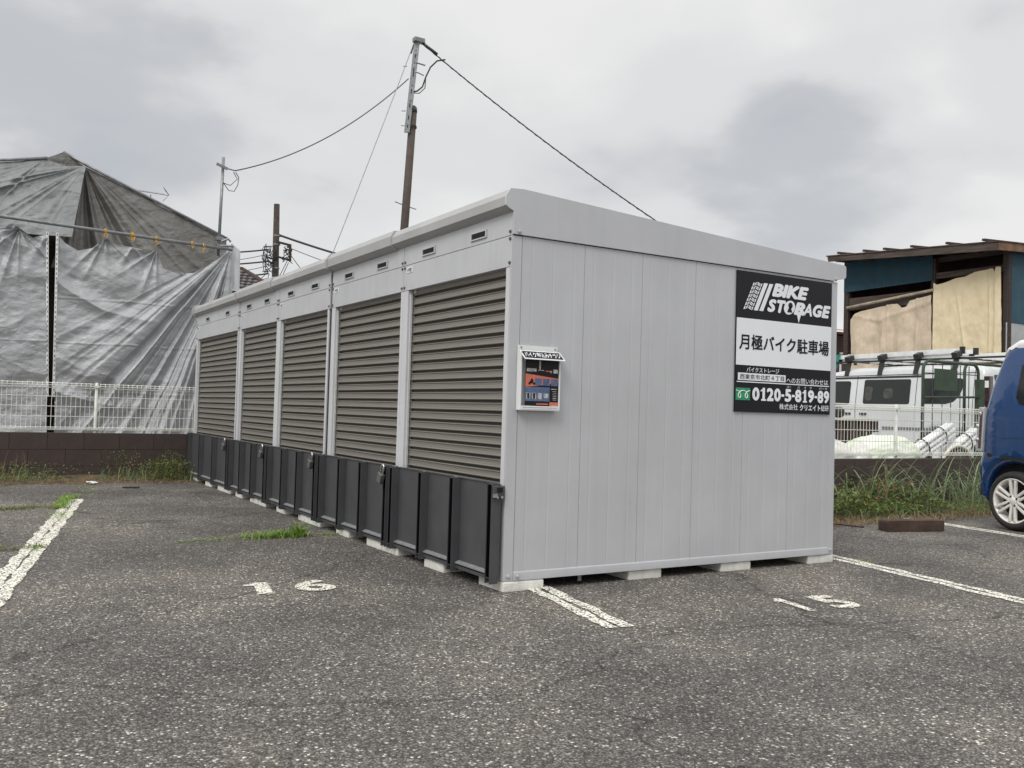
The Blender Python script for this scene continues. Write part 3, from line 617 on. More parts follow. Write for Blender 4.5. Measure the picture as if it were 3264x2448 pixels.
# tyre tread strip: rows of small slanted blocks
for r in range(7):
    z0 = vb + (vt-vb)*r/7; z1 = z0+(vt-vb)/7*.8; sh0 = (z0-vb)/(vt-vb)*.10; sh1 = (z1-vb)/(vt-vb)*.10
    for (a, b, k) in ((.060, .071, 0), (.076, .101, .010), (.107, .132, -.010), (.138, .149, 0)):
        zz0, zz1 = z0, z1
        if k == 0: lg.add([P(a+sh0, z0), P(b+sh0, z0), P(b+sh1, z1), P(a+sh1, z1)], [(0, 1, 2, 3)])
        else:
            h = (z1-z0)*.34
            for q in (0, .5):
                zc_ = z0+(z1-z0)*q; sc_ = (zc_-vb)/(vt-vb)*.10; s2 = (zc_+h-vb)/(vt-vb)*.10
                lg.add([P(a+sc_, zc_+(.012 if k < 0 else 0)), P(b+sc_, zc_+(0 if k < 0 else .012)), P(b+s2, zc_+h+(0 if k < 0 else .012)), P(a+s2, zc_+h+(.012 if k < 0 else 0))], [(0, 1, 2, 3)])
text_into(lg, 'BIKE', (.346, .735, .842, .940), P, .062, .26)
# STORAGE: letters set one by one; the O carries a keyhole
for ch, a, b in (('S', .300, .393), ('T', .400, .492), ('R', .578, .700), ('A', .675, .775), ('G', .783, .893), ('E', .882, .982)):
    text_into(lg, ch, (a, b, .727, .822), P, .060 if ch != 'A' else .035, .26)
ov = []; N_ = 40
for k in range(N_):
    a = 2*PI*k/N_; x, z = .058*math.cos(a), .052*math.sin(a); ov.append(P(.532+x+.24*z, .775+z))
lg.add(ov, [tuple(range(N_))])
lg.add([P(.606, .752), P(.664, .752), P(.632, .668)], [(0, 2, 1)])
obj('logo_lettering', lg, M_signw, sg)
kh = MB(); pk = SP(-.0168); kv = []
for k in range(24):
    a = 2*PI*k/24; kv.append(pk(.541+.023*math.cos(a), .791+.022*math.sin(a)))
kh.add(kv, [tuple(range(24))]); kh.add([pk(.528, .782), pk(.545, .782), pk(.560, .740), pk(.506, .740)], [(0, 1, 2, 3)])
obj('keyhole', kh, M_signk, sg)
m = MB(); text_into(m, '月極バイク駐車場', (.028, .972, .442, .553), P, .028); obj('black_lettering', m, M_signk, sg)
m = MB(); text_into(m, 'バイクストレージ', (.105, .435, .284, .318), P, .012)
m.add([P(.020, .224), P(.505, .224), P(.505, .276), P(.020, .276)], [(0, 1, 2, 3)])
text_into(m, 'へのお問い合わせは', (.515, .968, .219, .262), P, .006)
m.add([P(.01, .209), P(.982, .209), P(.982, .216), P(.01, .216)], [(0, 1, 2, 3)])
for s, a, b in (('ゴー', .518, .565), ('バ', .633, .657), ('イ', .705, .727), ('ク', .765, .788), ('パーク', .868, .960)): text_into(m, s, (a, b, .184, .202), P, .010)
# phone number, heavy condensed digits placed one by one
for ch, a, b in (('0', .166, .238), ('1', .253, .305), ('2', .312, .383), ('0', .388, .457), ('5', .500, .568), ('8', .609, .677), ('1', .692, .738), ('9', .748, .815), ('8', .855, .918), ('9', .923, .984)):
    if ch == '1': digit_one(m, (a-.004, b, .083, .177), P)
    else: text_into(m, ch, (a, b, .083, .177), P, .050)
for a in (.463, .574, .821): m.add([P(a, .119), P(a+.031, .119), P(a+.031, .136), P(a, .136)], [(0, 1, 2, 3)])
text_into(m, '株式会社', (.445, .640, .025, .068), P, .008); text_into(m, 'クリエイト', (.662, .888, .023, .068), P, .030); text_into(m, '総研', (.895, .980, .023, .068), P, .008)
obj('white_lettering', m, M_signw, sg)
m = MB(); p2 = SP(-.0168); text_into(m, '西東京市北町４丁目', (.040, .488, .232, .268), p2, .006); obj('address_lettering', m, M_signk, sg)
m = MB(); m.add([P(.002, .082), P(.144, .082), P(.144, .170), P(.002, .170)], [(0, 1, 2, 3)]); gsq = obj('green_square', m, M_green, sg)
m = MB()
m.tube([p2(u, v) for u, v in [(.004+.01085*t+.027*math.sin(t), .124+.026*math.cos(t)) for t in np.linspace(0, 4*PI, 61)]], .0030, 6)
obj('loop_mark', m, M_signw, gsq)

# ------------------------------------------------------------ leaflet box
lb = thing('leaflet_box', 'white leaflet box with a black lettered lid on the side wall', 'leaflet box', (.048, -.003, .975))
m = MB().box(.048, .307, -.010, -.0045, .975, 1.327); m.box(.048, .056, -.045, -.0105, .976, 1.29); m.box(.299, .307, -.045, -.0105, .976, 1.29); m.box(.0565, .2985, -.045, -.0105, .975, .981)
obj('box_body', m, M_white, lb, bevel=.001)
obj('front_rail', MB().box(.0565, .2985, -.047, -.0445, .982, 1.000), M_white, lb)
obj('slot', MB().box(.065, .290, -.0485, -.0475, .991, .993), M_bolt, lb)
lid = MB().add([(.052, -.018, 1.300), (.317, -.018, 1.300), (.312, -.082, 1.252), (.050, -.082, 1.252), (.052, -.018, 1.297), (.317, -.018, 1.297), (.312, -.082, 1.249), (.050, -.082, 1.249)], [(0,1,2,3),(7,6,5,4),(0,4,5,1),(1,5,6,2),(2,6,7,3),(3,7,4,0)])
lo = obj('lid', lid, M_white, lb)
def LP(u, v, e=.0006): a = Vector((.052+.265*u, -.018, 1.300)); b = Vector((.050+.262*u, -.082, 1.252)); p = b.lerp(a, v); return p+Vector((0, -.6, .8))*e
m = MB().add([LP(.03, .1), LP(.97, .1), LP(.97, .9), LP(.03, .9)], [(0, 1, 2, 3)]); obj('lid_panel', m, M_signk, lo)
m = MB(); text_into(m, 'バイク申込みチラシ', (.06, .94, .2, .8), lambda u, v: LP(u, v, .0012), .02); obj('lettering', m, M_signw, lo)
for x in (.068, .290): bolt(lb, (x, -.0105, 1.317), 'y', M_bolt, .004)
lf = thing('leaflet', 'black, orange and blue printed leaflet inside the white box', 'leaflet', (.083, -.030, .992))
LX0, LX1, LZ0, LZ1 = .083, .296, .992, 1.256
def Q(u, v, e=0): return (LX0+u*(LX1-LX0), -.0405-e, LZ0+v*(LZ1-LZ0))
def quad(mb, a, b, c, d, e=.0006): mb.add([Q(a, c, e), Q(b, c, e), Q(b, d, e), Q(a, d, e)], [(0, 1, 2, 3)])
obj('sheet', MB().box(LX0, LX1, -.0405, -.038, LZ0, LZ1), M_signk, lf)
m = MB(); m.add([Q(0, .42, .0004), Q(.3, .44, .0004), Q(1, .52, .0004), Q(1, .61, .0004), Q(0, .69, .0004)], [(0, 1, 2, 3, 4)]); quad(m, .74, 1, 0, .115); quad(m, .6, .8, .745, .765); quad(m, .34, .70, .06, .085)
obj('orange_print', m, mat('print_orange', (.62, .16, .09), .5), lf)
m = MB(); quad(m, 0, .74, .13, .42, .0005)
for k in range(3): quad(m, .28+.245*k, .49+.245*k, .455, .60, .0008)
obj('blue_print', m, mat('print_blue', (.05, .085, .18), .5, 0, .4, 40, col2=(.12, .17, .30)), lf)
m = MB()
for k in range(3): quad(m, .03+.175*k, .15+.175*k, .17, .30, .001)
quad(m, .56, .70, .20, .29, .001); quad(m, .78, .95, .38, .395, .001); quad(m, .80, .97, .025, .05, .001)
for k in range(6): quad(m, .84-.02*(k % 2), .95, .16+.035*k, .17+.035*k, .001)
quad(m, .03, .32, .735, .80, .001); quad(m, .37, .55, .76, .775, .001); quad(m, .40, .45, .77, .97, .001)
text_into(m, '0', (.74, .79, .72, .77), lambda u, v: Q(u, v, .001), .04); quad(m, .84, .98, .72, .80, .0009)
text_into(m, 'バイク', (.05, .28, .63, .66), lambda u, v: Q(u, v, .001), .02)
tag(obj('pale_print', m, mat('print_pale', (.48, .48, .47), .5, 0, .3, 60), lf), kind='stuff')
m = MB()
for k in range(2):
    cx, cz = (.12, .49) if k == 0 else (.26, .49); vv = [Q(cx+.035*math.cos(a*PI/6), cz+.028*math.sin(a*PI/6), .0012) for a in range(12)]; m.add(vv, [tuple(range(12))])
m.add([Q(.12, .49, .0012), Q(.22, .49, .0012), Q(.24, .55, .0012), Q(.19, .60, .0012), Q(.14, .55, .0012)], [(0, 1, 2, 3, 4)])
quad(m, .06, .12, .18, .29, .0012); quad(m, .235, .30, .18, .29, .0012)
obj('rider_print', m, M_signk, lf)

# ------------------------------------------------------------ wheel stop, litter
m = MB().prism([(0, 0), (.60, 0), (.60, .085), (.585, .10), (.015, .10), (0, .085)], 'y', 0, .13)
ws = obj('wheel_stop', m.mesh('wheel_stop'), mat('brown_kerb_block', (.075, .045, .035), .9, 0, .25, 6, .6, 80, grime=.3), bevel=.006); ws.location = (4.49, .93, 0); ws.rotation_euler.z = R(-15.5)
tag(ws, 'dark brown wheel stop block lying in front of the weeds', 'wheel stop')
P_, F_ = cloth([(-1.27, 7.10, .03), (-1.17, 7.12, .02)], [(-1.27, 7.03, .012), (-1.15, 7.05, .015)], 8, 5, lambda P, u, v: np.stack([0*u, 0*u, .02*np.abs(vnoise(u*4, v*4, 3))], 1))
tag(obj('paper_scrap', npmesh('paper_scrap', P_, F_), M_white), 'white paper scrap lying on the ground near the left wall', 'litter')
m = MB().bar((-.97, 6.5, .012), (-.80, 6.46, .012), .02, .015); tag(obj('wood_scrap', m, M_wood), 'dark wooden scrap lying on the asphalt before the left wall', 'litter')
m = MB().tube([(4.1, 1.55, .02), (4.3, 1.3, .03), (4.42, 1.12, .02)], .008, 6); tag(obj('dry_stick', m, M_wood), 'thin dark stick lying on the soil left of the wheel stop', 'stick')

# ------------------------------------------------------------ weeds
def blades(n, cx, cy, hmin, hmax, w, lean, z0=0., seg=5):
    """cx, cy arrays of roots"""
    h = hmin+(hmax-hmin)*rng.random(n)**1.4; th = rng.random(n)*2*PI; ln = lean*(.3+rng.random(n)); t = np.linspace(0, 1, seg)
    bx, by = np.cos(th), np.sin(th); T = t[None]
    x = cx[:, None]+bx[:, None]*(h*ln)[:, None]*T**2; y = cy[:, None]+by[:, None]*(h*ln)[:, None]*T**2
    z = z0 + h[:, None]*(T-.45*np.minimum(ln, 1.6)[:, None]*T**3)
    ww = w*(.6+.8*rng.random(n))[:, None]*(1-T**2.2*.95); sx, sy = -by[:, None]*ww, bx[:, None]*ww
    V = np.stack([np.stack([x-sx, y-sy, z], -1), np.stack([x+sx, y+sy, z], -1)], 2).reshape(-1, 3)
    f = np.array([[2*i, 2*i+1, 2*i+3, 2*i+2] for i in range(seg-1)]); F = (f[None]+(np.arange(n)*2*seg)[:, None, None]).reshape(-1, 4); return V, F
def leaves(n, cx, cy, cz, smin, smax):
    s = smin+(smax-smin)*rng.random(n); a = rng.random(n)*2*PI; tl = (rng.random(n)-.3)*1.3
    d = np.stack([np.cos(a)*np.cos(tl), np.sin(a)*np.cos(tl), np.sin(tl)], 1); q = np.stack([-np.sin(a), np.cos(a), 0*a], 1)+.4*(rng.random((n, 3))-.5); q /= np.linalg.norm(q, axis=1)[:, None]
    c = np.stack([cx, cy, cz], 1); nrm = np.cross(d, q); S = s[:, None]
    V = np.stack([c, c+d*S*.5+q*S*.28+nrm*S*.06, c+d*S, c+d*S*.5-q*S*.28+nrm*S*.06], 1).reshape(-1, 3)
    F = (np.array([[0, 1, 2, 3]])[None]+(np.arange(n)*4)[:, None, None]).reshape(-1, 4); return V, F
def join(parts):
    V = []; F = []; k = 0
    for v, f in parts: V.append(v); F.append(f+k); k += len(v)
    return np.vstack(V), np.vstack(F)
def uni(n, a, b): return a+(b-a)*rng.random(n)
def stuff(name, VF, m, label, cat): return tag(obj(name, npmesh(name, *VF), m), label, cat, kind='stuff')
# right patch
n = 2300; x = uni(n, 3.2, 9.2); y = 2.25-.85*rng.random(n)**1.3*(np.clip((x-3.6)/1.5, .3, 1)); stuff('weed_grass', blades(n, x, y, .05, .26, .0028, 1.1), M_grass, 'green grass and weeds along the right block wall', 'weeds')
n = 330; x = np.r_[uni(150, 4.9, 8.3), rng.normal(6.3, .35, 90), rng.normal(7.6, .3, 90)]; y = uni(n, 1.9, 2.24); stuff('weed_grass', blades(n, x, y, .40, .98, .0065, 1.25, 0, 9), M_pale, 'tall arching grass blades before the right block wall', 'weeds')
def bushy(n, xr, yr, hf, s0, s1):
    x = uni(n, *xr); y = uni(n, *yr); z = .02+hf(x, y)*rng.random(n)**.8; return leaves(n, x, y, z, s0, s1)
hf = lambda x, y: .06+.30*np.clip(.35+1.2*fbm(x*2.2, y*2, 4)+.35*(x < 5.9), 0, 1)*np.clip((y-1.3)/.7, .15, 1)
stuff('leafy_weeds', join([bushy(6500, (3.3, 6.4), (1.60, 2.27), hf, .02, .055), bushy(3500, (6.4, 9.0), (1.5, 2.27), hf, .015, .04)]), M_leaf, 'low leafy weeds at the foot of the right wall', 'weeds')
stuff('dry_grass', join([blades(2600, uni(2600, 3.2, 8.8), uni(2600, 1.28, 1.75), .02, .11, .003, 1.9, .005)]), M_dry, 'dry brown grass litter on the soil by the right wall', 'dry grass')
stuff('reddish_leaves', leaves(26, uni(26, 5.1, 6.6), uni(26, 1.75, 1.95), uni(26, .12, .34), .03, .055), M_red, 'a few orange red leaves among the right weeds', 'leaves')
# left patch
n = 900; x = uni(n, -3.2, -.05); y = uni(n, 7.25, 7.88); k = fbm(x*1.3, 0*x, 9) > -.25; x, y = x[k], y[k]
stuff('weed_grass', blades(len(x), x, y, .05, .26, .0026, .8), M_grass, 'green grass tufts along the left brown wall', 'weeds')
hl = lambda x, y: .05+.30*np.clip(fbm(x*1.6, 0*x, 12)+.25, 0, 1)
x = rng.normal(-.27, .16, 900); y = uni(900, 7.4, 7.85); v1 = leaves(900, x, y, .02+.34*rng.random(900)*np.exp(-((x+.27)/.25)**2), .012, .032)
x = rng.normal(-2.05, .38, 800); v2 = leaves(800, x, uni(800, 7.2, 7.8), .02+.20*rng.random(800), .014, .034)
x = rng.normal(-.83, .12, 260); v3 = leaves(260, x, uni(260, 7.5, 7.85), .05+.30*rng.random(260), .012, .03)
x = uni(1100, -3.2, 0); v5 = leaves(1500, rng.normal(-.30, .22, 1500), uni(1500, 7.3, 7.85), .01+.22*rng.random(1500), .012, .036); v4 = leaves(1100, x, uni(1100, 7.1, 7.85), .01+.07*rng.random(1100), .012, .035)
stuff('leafy_weeds', join([v1, v2, v3, v4, v5]), M_leaf, 'low leafy weeds at the foot of the left wall', 'weeds')
stuff('dry_grass', blades(900, uni(900, -4, .05), uni(900, 7.0, 7.6), .02, .07, .003, 1.9, .002), M_dry, 'dry brown grass litter on the soil by the left wall', 'dry grass')
# tall seed stalks left
n = 46; x = np.r_[rng.normal(-1.95, .22, 26), rng.normal(-.35, .3, 20)]; y = uni(n, 7.5, 7.8); stuff('seed_stalks', blades(n, x, y, .3, .48, .0022, .45, 0, 6), M_dry, 'thin dry seed stalks against the left brown wall', 'weeds')
# tuft and creeping weeds on the asphalt crack
def tuft(cx, cy, r, n, h0, h1, m, name, label, cat='grass tuft'):
    x = rng.normal(cx, r, n); y = rng.normal(cy, r*.35, n); return tag(obj(name, npmesh(name, *blades(n, x, y, h0, h1, .0030, 1.3)), m), label, cat)
V_, F_ = join([blades(420, np.r_[rng.normal(-.42, .075, 260), rng.normal(-.52, .09, 110), rng.normal(-.66, .05, 50)], rng.normal(2.37, .045, 420), .015, .105, .0034, 1.5), blades(70, rng.normal(-.33, .025, 70), rng.normal(2.38, .02, 70), .08, .17, .004, .9)])
tag(obj('grass_tuft', npmesh('grass_tuft', V_, F_), M_lush), 'bright green grass tuft growing on the asphalt before the third shutter', 'grass tuft')
x = uni(420, -1.25, -.02); k = (fbm(x*5, 0*x, 3) > -.1); x = x[k]; stuff('crack_weeds', join([blades(len(x), x, 2.37+.02*rng.normal(size=len(x)), .008, .03, .003, 2.), leaves(120, uni(120, -.85, -.6), rng.normal(2.42, .015, 120), uni(120, .0, .02), .008, .02)]), M_lush, 'small weeds creeping along a crack in the asphalt', 'weeds')
# weeds on the left parking line
cl = lambda n, s0, s1, off, sp: (np.array([-1.62]*n) + np.array([.174]*n)*(uni(n, s0, s1)), )
def along(n, s0, s1, off, sp):
    s = uni(n, s0, s1); q = rng.normal(off, sp, n); return -2.55+LD.x*s+LN.x*q, -.30+LD.y*s+LN.y*q
x1, y1 = along(500, 5.0, 6.1, -.07, .035); x2, y2 = along(160, 4.2, 4.7, .0, .05); x3, y3 = along(90, 5.9, 7.4, .03, .06); x4, y4 = along(60, 2.55, 2.8, .02, .02)
stuff('line_weeds', join([blades(500, x1, y1, .015, .06, .003, 1.5), leaves(500, x1, y1, .005+.03*rng.random(500), .01, .025), leaves(160, x2, y2, .005+.02*rng.random(160), .01, .022), leaves(90, x3, y3, .005+.03*rng.random(90), .01, .03), leaves(60, x4, y4, .005+.02*rng.random(60), .01, .022)]), M_lush, 'green weeds creeping over the left parking line', 'weeds')
x = rng.normal(-2.15, .22, 900); y = 4.75+.25*(x+2.15)+rng.normal(0, .07, 900); stuff('moss_patch', join([blades(900, x, y, .01, .035, .003, 1.9), leaves(300, uni(300, -2.3, -1.98), rng.normal(2.38, .025, 300), .004+.015*rng.random(300), .01, .02)]), leafmat('mossy_grass', (.10, .12, .03), (.22, .24, .08), (.24, .17, .08)), 'olive patch of short grass on the asphalt at the left edge', 'grass')
for px, py, h, n, lab in ((2.69, .13, .11, 70, 'small bright green weed at the right corner of the storage row'), (2.80, -.10, .035, 12, 'tiny weed on the right parking line nearest the storage'), (2.815, -.17, .05, 14, 'tiny weed on the right parking line, middle of three'), (2.79, -.31, .04, 9, 'tiny weed on the right parking line farthest from the storage')):
    V_, F_ = join([leaves(n, rng.normal(px, h*.25, n), rng.normal(py, h*.25, n), h*rng.random(n), .01, .015+.012*(h > .08)), blades(max(4, n//4), rng.normal(px, h*.12, max(4, n//4)), rng.normal(py, h*.12, max(4, n//4)), h*.5, h*1.1, .002, .6)])
    tag(obj('small_weed', npmesh('small_weed', V_, F_), M_lush), lab, 'weed', 'small weeds by the right parking line')

# ------------------------------------------------------------ tarp covered house on the left
hs = thing('covered_house', 'dark house shell hidden behind the hanging silver tarps', 'house', (-4, 10.2, .15))
obj('wall', MB().box(-5.5, .70, 10.2, 15, .15, 3.2), M_wood, hs)
obj('roof', MB().prism([(-5.9, 3.0), (.80, 3.0), (-2.2, 4.1)], 'y', 10.75, 15.3), M_wood, hs)
def add_tarp(label, top, bot, nu, nv, disp, m=M_tarp):
    P, F = cloth(top, bot, nu, nv, disp); me = npmesh('tarp', P, F, True)
    return tag(obj('tarp', me, m), label, 'tarp', 'silver grey tarps over the house')
def Yd(d): return np.stack([0*d, -d, 0*d], 1)
def crumple(x, z, s): return .030*(1-2*np.abs(fbm(x*2.0, z*3.0, s)))+.008*(1-2*np.abs(fbm(x*6, z*8, s+5, 3)))
# lower right sheet: fan of folds from the far top corner
def d_lr(P, u, v):
    x, z = P[:, 0], P[:, 2]; rx, rz = x-.84, z-3.26; r = np.hypot(rx, rz)+1e-6; a = np.degrees(np.arctan2(-rx, -rz))   # 0 = straight down, 90 = left
    wob = .5*fbm(x*.8, z*.8, 31)
    env = np.clip(r/.9, 0, 1)*np.exp(-((a-25)/22)**2); f = ridge(a/3.4+wob, 3)*.10 + ridge(a/1.3+wob*2, 6)*.022
    d = env*f
    # swags on the left side hanging from the ties
    for tx, tz in ((-.89, 3.22), (-.54, 3.12), (-.22, 3.12), (-1.48, 3.2)):
        qx, qz = x-tx, z-tz; rr = np.hypot(qx, qz); aa = np.degrees(np.arctan2(qx, -qz)); d = d+.035*np.exp(-(rr/.55)**2)*ridge(aa/17, int(tx*10) % 7)
    sw = np.clip((.1-x)/1.2, 0, 1); zz_ = z-2.2+.35*np.cos((x+.6)*2.2)
    d = d+sw*.06*(ridge(np.hypot((x+.25)*.9, z-3.75)*3.0+.35*fbm(x, z, 2), 9))*np.clip((3.1-z)*1.5, 0, 1) + (.35+.4*sw)*crumple(x, z, 11) + sw*.03*ridge(x*2.6+.3*fbm(x, z, 5), 2)
    for zc_ in (2.33, 1.72, 1.05): d = d+.008*np.exp(-((z-zc_-.02*fbm(x*2, 0*x, 4))/.012)**2)
    return Yd(d)
add_tarp('large silver tarp with fanned folds hanging right of the dark gap', [(-1.49, 9.5, 3.19), (-1.38, 9.52, 3.08), (-1.22, 9.53, 3.00), (-1.05, 9.52, 3.05), (-.89, 9.5, 3.20), (-.72, 9.5, 3.13), (-.54, 9.5, 3.115), (-.38, 9.5, 3.09), (-.22, 9.5, 3.10), (-.12, 9.5, 2.86), (.05, 9.5, 2.82), (.30, 9.5, 2.84), (.50, 9.5, 2.97), (.68, 9.5, 3.12), (.835, 9.48, 3.28)],
         [(-1.42, 9.5, .13), (.0, 9.42, .13), (.95, 9.45, .13)], 330, 300, d_lr)
def d_ll(P, u, v):
    x, z = P[:, 0], P[:, 2]; d = crumple(x, z, 41)*.8+.035*ridge(x*2.4+.25*fbm(x, z, 3), 8)
    for tx, tz in ((-1.95, 3.2), (-1.6, 3.2), (-2.6, 3.2)):
        qx, qz = x-tx, z-tz; rr = np.hypot(qx, qz); aa = np.degrees(np.arctan2(qx, -qz)); d = d+.04*np.exp(-(rr/.7)**2)*ridge(aa/15, int(-tx*10) % 7)
    d = d+.03*ridge(z*1.3+.3*x, 5)*np.clip((3-z), 0, 1)
    for zc_ in (1.72, 1.1): d = d+.008*np.exp(-((z-zc_-.02*fbm(x*2, 0*x, 4))/.012)**2)
    return Yd(d)
add_tarp('silver tarp hanging left of the dark gap at the picture edge', [(-4.2, 9.5, 3.1), (-2.9, 9.5, 3.2), (-2.4, 9.5, 3.12), (-1.97, 9.5, 3.22), (-1.78, 9.5, 3.10), (-1.615, 9.5, 3.17)], [(-4.2, 9.5, .13), (-1.505, 9.5, .13)], 240, 240, d_ll)
# upper light sheet leaning back to the ridge
def d_ul(P, u, v):
    x, z = P[:, 0], P[:, 2]; d = crumple(x, z, 51)*1.0
    for (tx, tz, w, k, am) in ((-1.10, 4.36, 55, 4.2, .045), (-1.63, 4.36, 50, 6, .04)):
        rx, rz = x-tx, z-tz; r = np.hypot(rx, rz); a = np.degrees(np.arctan2(-rx, -rz)); d = d+am*np.clip(r/.5, 0, 1)*np.exp(-((a-w)/20)**2)*ridge(a/k+.3*fbm(x, z, 8), 2)
    return Yd(d)
add_tarp('upper light grey tarp sloping down left of the gable peak', [(-3.6, 10.3, 3.98), (-2.185, 10.3, 4.23), (-1.63, 10.3, 4.36), (-1.35, 10.3, 4.31), (-1.10, 10.3, 4.352)], [(-3.6, 9.66, 3.12), (-2.0, 9.66, 3.16), (-1.30, 9.66, 3.19)], 220, 150, d_ul, M_tarpm)
def d_pk(P, u, v):
    x, z = P[:, 0], P[:, 2]; return Yd(.03*ridge((x+1.38)*14, 2)*np.exp(-((x+1.3)/.12)**2)+crumple(x, z, 61)*.8)
add_tarp('small dark tarp piece at the very peak of the gable', [(-1.66, 10.42, 4.385), (-1.50, 10.42, 4.47), (-1.39, 10.42, 4.535), (-1.25, 10.42, 4.45), (-1.08, 10.42, 4.36)], [(-1.66, 10.42, 4.1), (-1.08, 10.42, 4.1)], 80, 30, d_pk, M_tarpd)
def d_ur(P, u, v):
    x, z = P[:, 0], P[:, 2]; rx, rz = x+1.12, z-4.37; r = np.hypot(rx, rz); a = np.degrees(np.arctan2(rx, -rz))
    return Yd(np.clip(r/.5, 0, 1)*(.15*np.exp(-((a-14)/19)**2)*ridge(a/5.2+.25*fbm(x, z, 3), 4)*1.6+.02*np.exp(-((a-45)/12)**2)*ridge(a/5, 6))+crumple(x, z, 71)*.6)
add_tarp('upper grey tarp, darkened for shade, with deep folds under the sloping scaffold pole', [(-1.12, 10.34, 4.36), (-.2, 10.10, 3.93), (.84, 9.86, 3.44)], [(-1.52, 9.95, 2.78), (-.5, 9.85, 2.68), (.84, 9.72, 2.70)], 280, 180, d_ur, M_tarpd)

def pole(label, pts, r, m=M_grey, cat='scaffold pole', group='scaffold poles holding the tarps', name='scaffold_pole'):
    return tag(obj(name, MB().tube(pts, r, 10), m, smooth=True), label, cat, group)
pole('long horizontal scaffold pole carrying the lower tarps', [(-4.3, 9.42, 3.395), (-2.174, 9.42, 3.325), (.83, 9.42, 3.232)], .024)
pole('scaffold pole sloping down from the gable peak to the right corner', [(-1.38, 10.44, 4.545), (-1.10, 10.28, 4.37), (.84, 9.80, 3.455)], .022)
pole('scaffold pole along the upper left edge of the tarps', [(-3.8, 10.3, 4.02), (-2.185, 10.28, 4.255), (-1.60, 10.28, 4.385)], .022)
for x, z, s, lab in ((-.90, 3.26, 1, 'yellow rope tie, leftmost on the horizontal scaffold pole'), (-.55, 3.25, 1.5, 'big yellow rope knot, second from the left on the pole'), (-.23, 3.24, 1, 'yellow rope tie in the middle of the horizontal pole'), (.26, 3.225, .9, 'yellow rope tie, second from the right on the pole'), (.42, 3.215, .9, 'yellow rope tie, rightmost on the horizontal pole')):
    m = MB()
    for k in range(int(3*s)): m.tube([(x+random.uniform(-.018, .018)*s+.028*math.cos(a)*.4, 9.42+.032*math.cos(a), z+.03+.030*math.sin(a)) for a in np.linspace(0, 2*PI, 10)], .0045, 5)
    for k in range(int(2*s)): m.tube([(x+random.uniform(-.02, .02)*s, 9.39, z), (x+random.uniform(-.03, .03)*s, 9.385, z-.04), (x+random.uniform(-.02, .02), 9.39, z-random.uniform(.05, .08))], .0045, 5)
    tag(obj('rope_tie', m, M_rope), lab, 'rope', 'yellow rope ties on the scaffold pole')
for x0, x1, lab in ((-1.615, -1.53, 'white slotted strip at the left edge of the dark gap'), (-1.495, -1.455, 'white slotted strip at the right edge of the dark gap')):
    a, b = Vector((x0, 9.455, 3.2)), Vector((x1, 9.455, .98)); t = thing('slotted_strip', lab, 'metal strip', b, 'white slotted strips beside the dark gap')
    obj('strip_face', MB().bar(a, b, .03, .006, up=(0, 1, 0)), M_white, t); m = MB()
    for k in range(34):
        p = a.lerp(b, (k+.5)/34); m.bar(p+Vector((0, -.0045, .014)), p+Vector((0, -.0045, -.014)), .007, .002, up=(0, 1, 0))
    tag(obj('slot_row', m, M_dark, t), kind='stuff')
    q = a.lerp(b, .5)
# corner trim board and small sheet
cb = thing('corner_trim', 'white ribbed trim panel at the right corner of the covered house', 'trim panel', (.83, 9.5, 2.6))
m = MB().prism([(.836, 3.34), (.966, 3.245), (.972, 2.655), (.836, 2.66)], 'y', 9.50, 9.53); obj('panel', m, M_trim, cb); obj('rib', MB().box(.880, .888, 9.494, 9.4995, 2.72, 3.28), M_trim, cb); obj('rib', MB().box(.945, .953, 9.494, 9.4995, 2.66, 3.25), M_trim, cb)
obj('lower_sheet', MB().box(.835, .96, 9.56, 9.58, .15, 2.65), M_tarpd, cb)
ap = thing('antenna_pole', 'slim grey pole with a small crossarm rising from the tarp corner', 'pole', (.668, 9.6, 3.2))
obj('pole', MB().tube([(.668, 9.6, 3.15), (.69, 9.6, 4.63)], .022, 10), M_grey, ap, smooth=True)
obj('crossarm', MB().bar((.585, 9.56, 4.51), (.75, 9.56, 4.455), .03, .035), M_grey, ap)
obj('clamp', MB().box(.62, .72, 9.55, 9.65, 3.38, 3.43).box(.63, .70, 9.54, 9.62, 3.25, 3.32), M_grey, ap)
obj('bracket', MB().tube([(.70, 9.55, 3.36), (.78, 9.5, 3.40), (.82, 9.5, 3.36)], .018, 8).tube([(.66, 9.5, 3.28), (.86, 9.5, 3.30)], .02, 8), M_grey, ap)
obj('lead_wire', MB().tube([(.70, 9.58, 4.24), (.78, 9.58, 4.14), (.86, 9.58, 4.14), (.91, 9.58, 4.24), (.92, 9.58, 4.36), (.87, 9.58, 4.43)], .006, 6).tube([(.70, 9.58, 4.24), (.80, 9.58, 4.22), (.90, 9.58, 4.33), (.84, 9.58, 4.43)], .006, 6).tube([(.75, 9.56, 4.46), (.86, 9.57, 4.45)], .008, 6), M_cable, ap)
an = thing('antenna', 'thin yagi television antenna behind the sloping tarp edge', 'antenna', (-.12, 10.9, 3.6))
m = MB(); obj('mast', m.tube([(-.10, 10.9, 3.5), (-.10, 10.9, 4.20)], .008, 6), M_grey, an)
m = MB().tube([(-.34, 10.9, 4.235), (.17, 10.9, 4.225)], .006, 5); obj('boom', m, M_grey, an)
for k in range(12): obj('element', MB().tube([(-.32+k*.036, 10.9-.06, 4.237), (-.32+k*.036, 10.9+.06, 4.237)], .003, 4), M_grey, an)
obj('reflector', MB().tube([(.08, 10.88, 4.34), (.17, 10.9, 4.235), (.08, 10.88, 4.12)], .006, 5).tube([(.10, 10.88, 4.30), (.17, 10.9, 4.235)], .006, 5), M_grey, an)

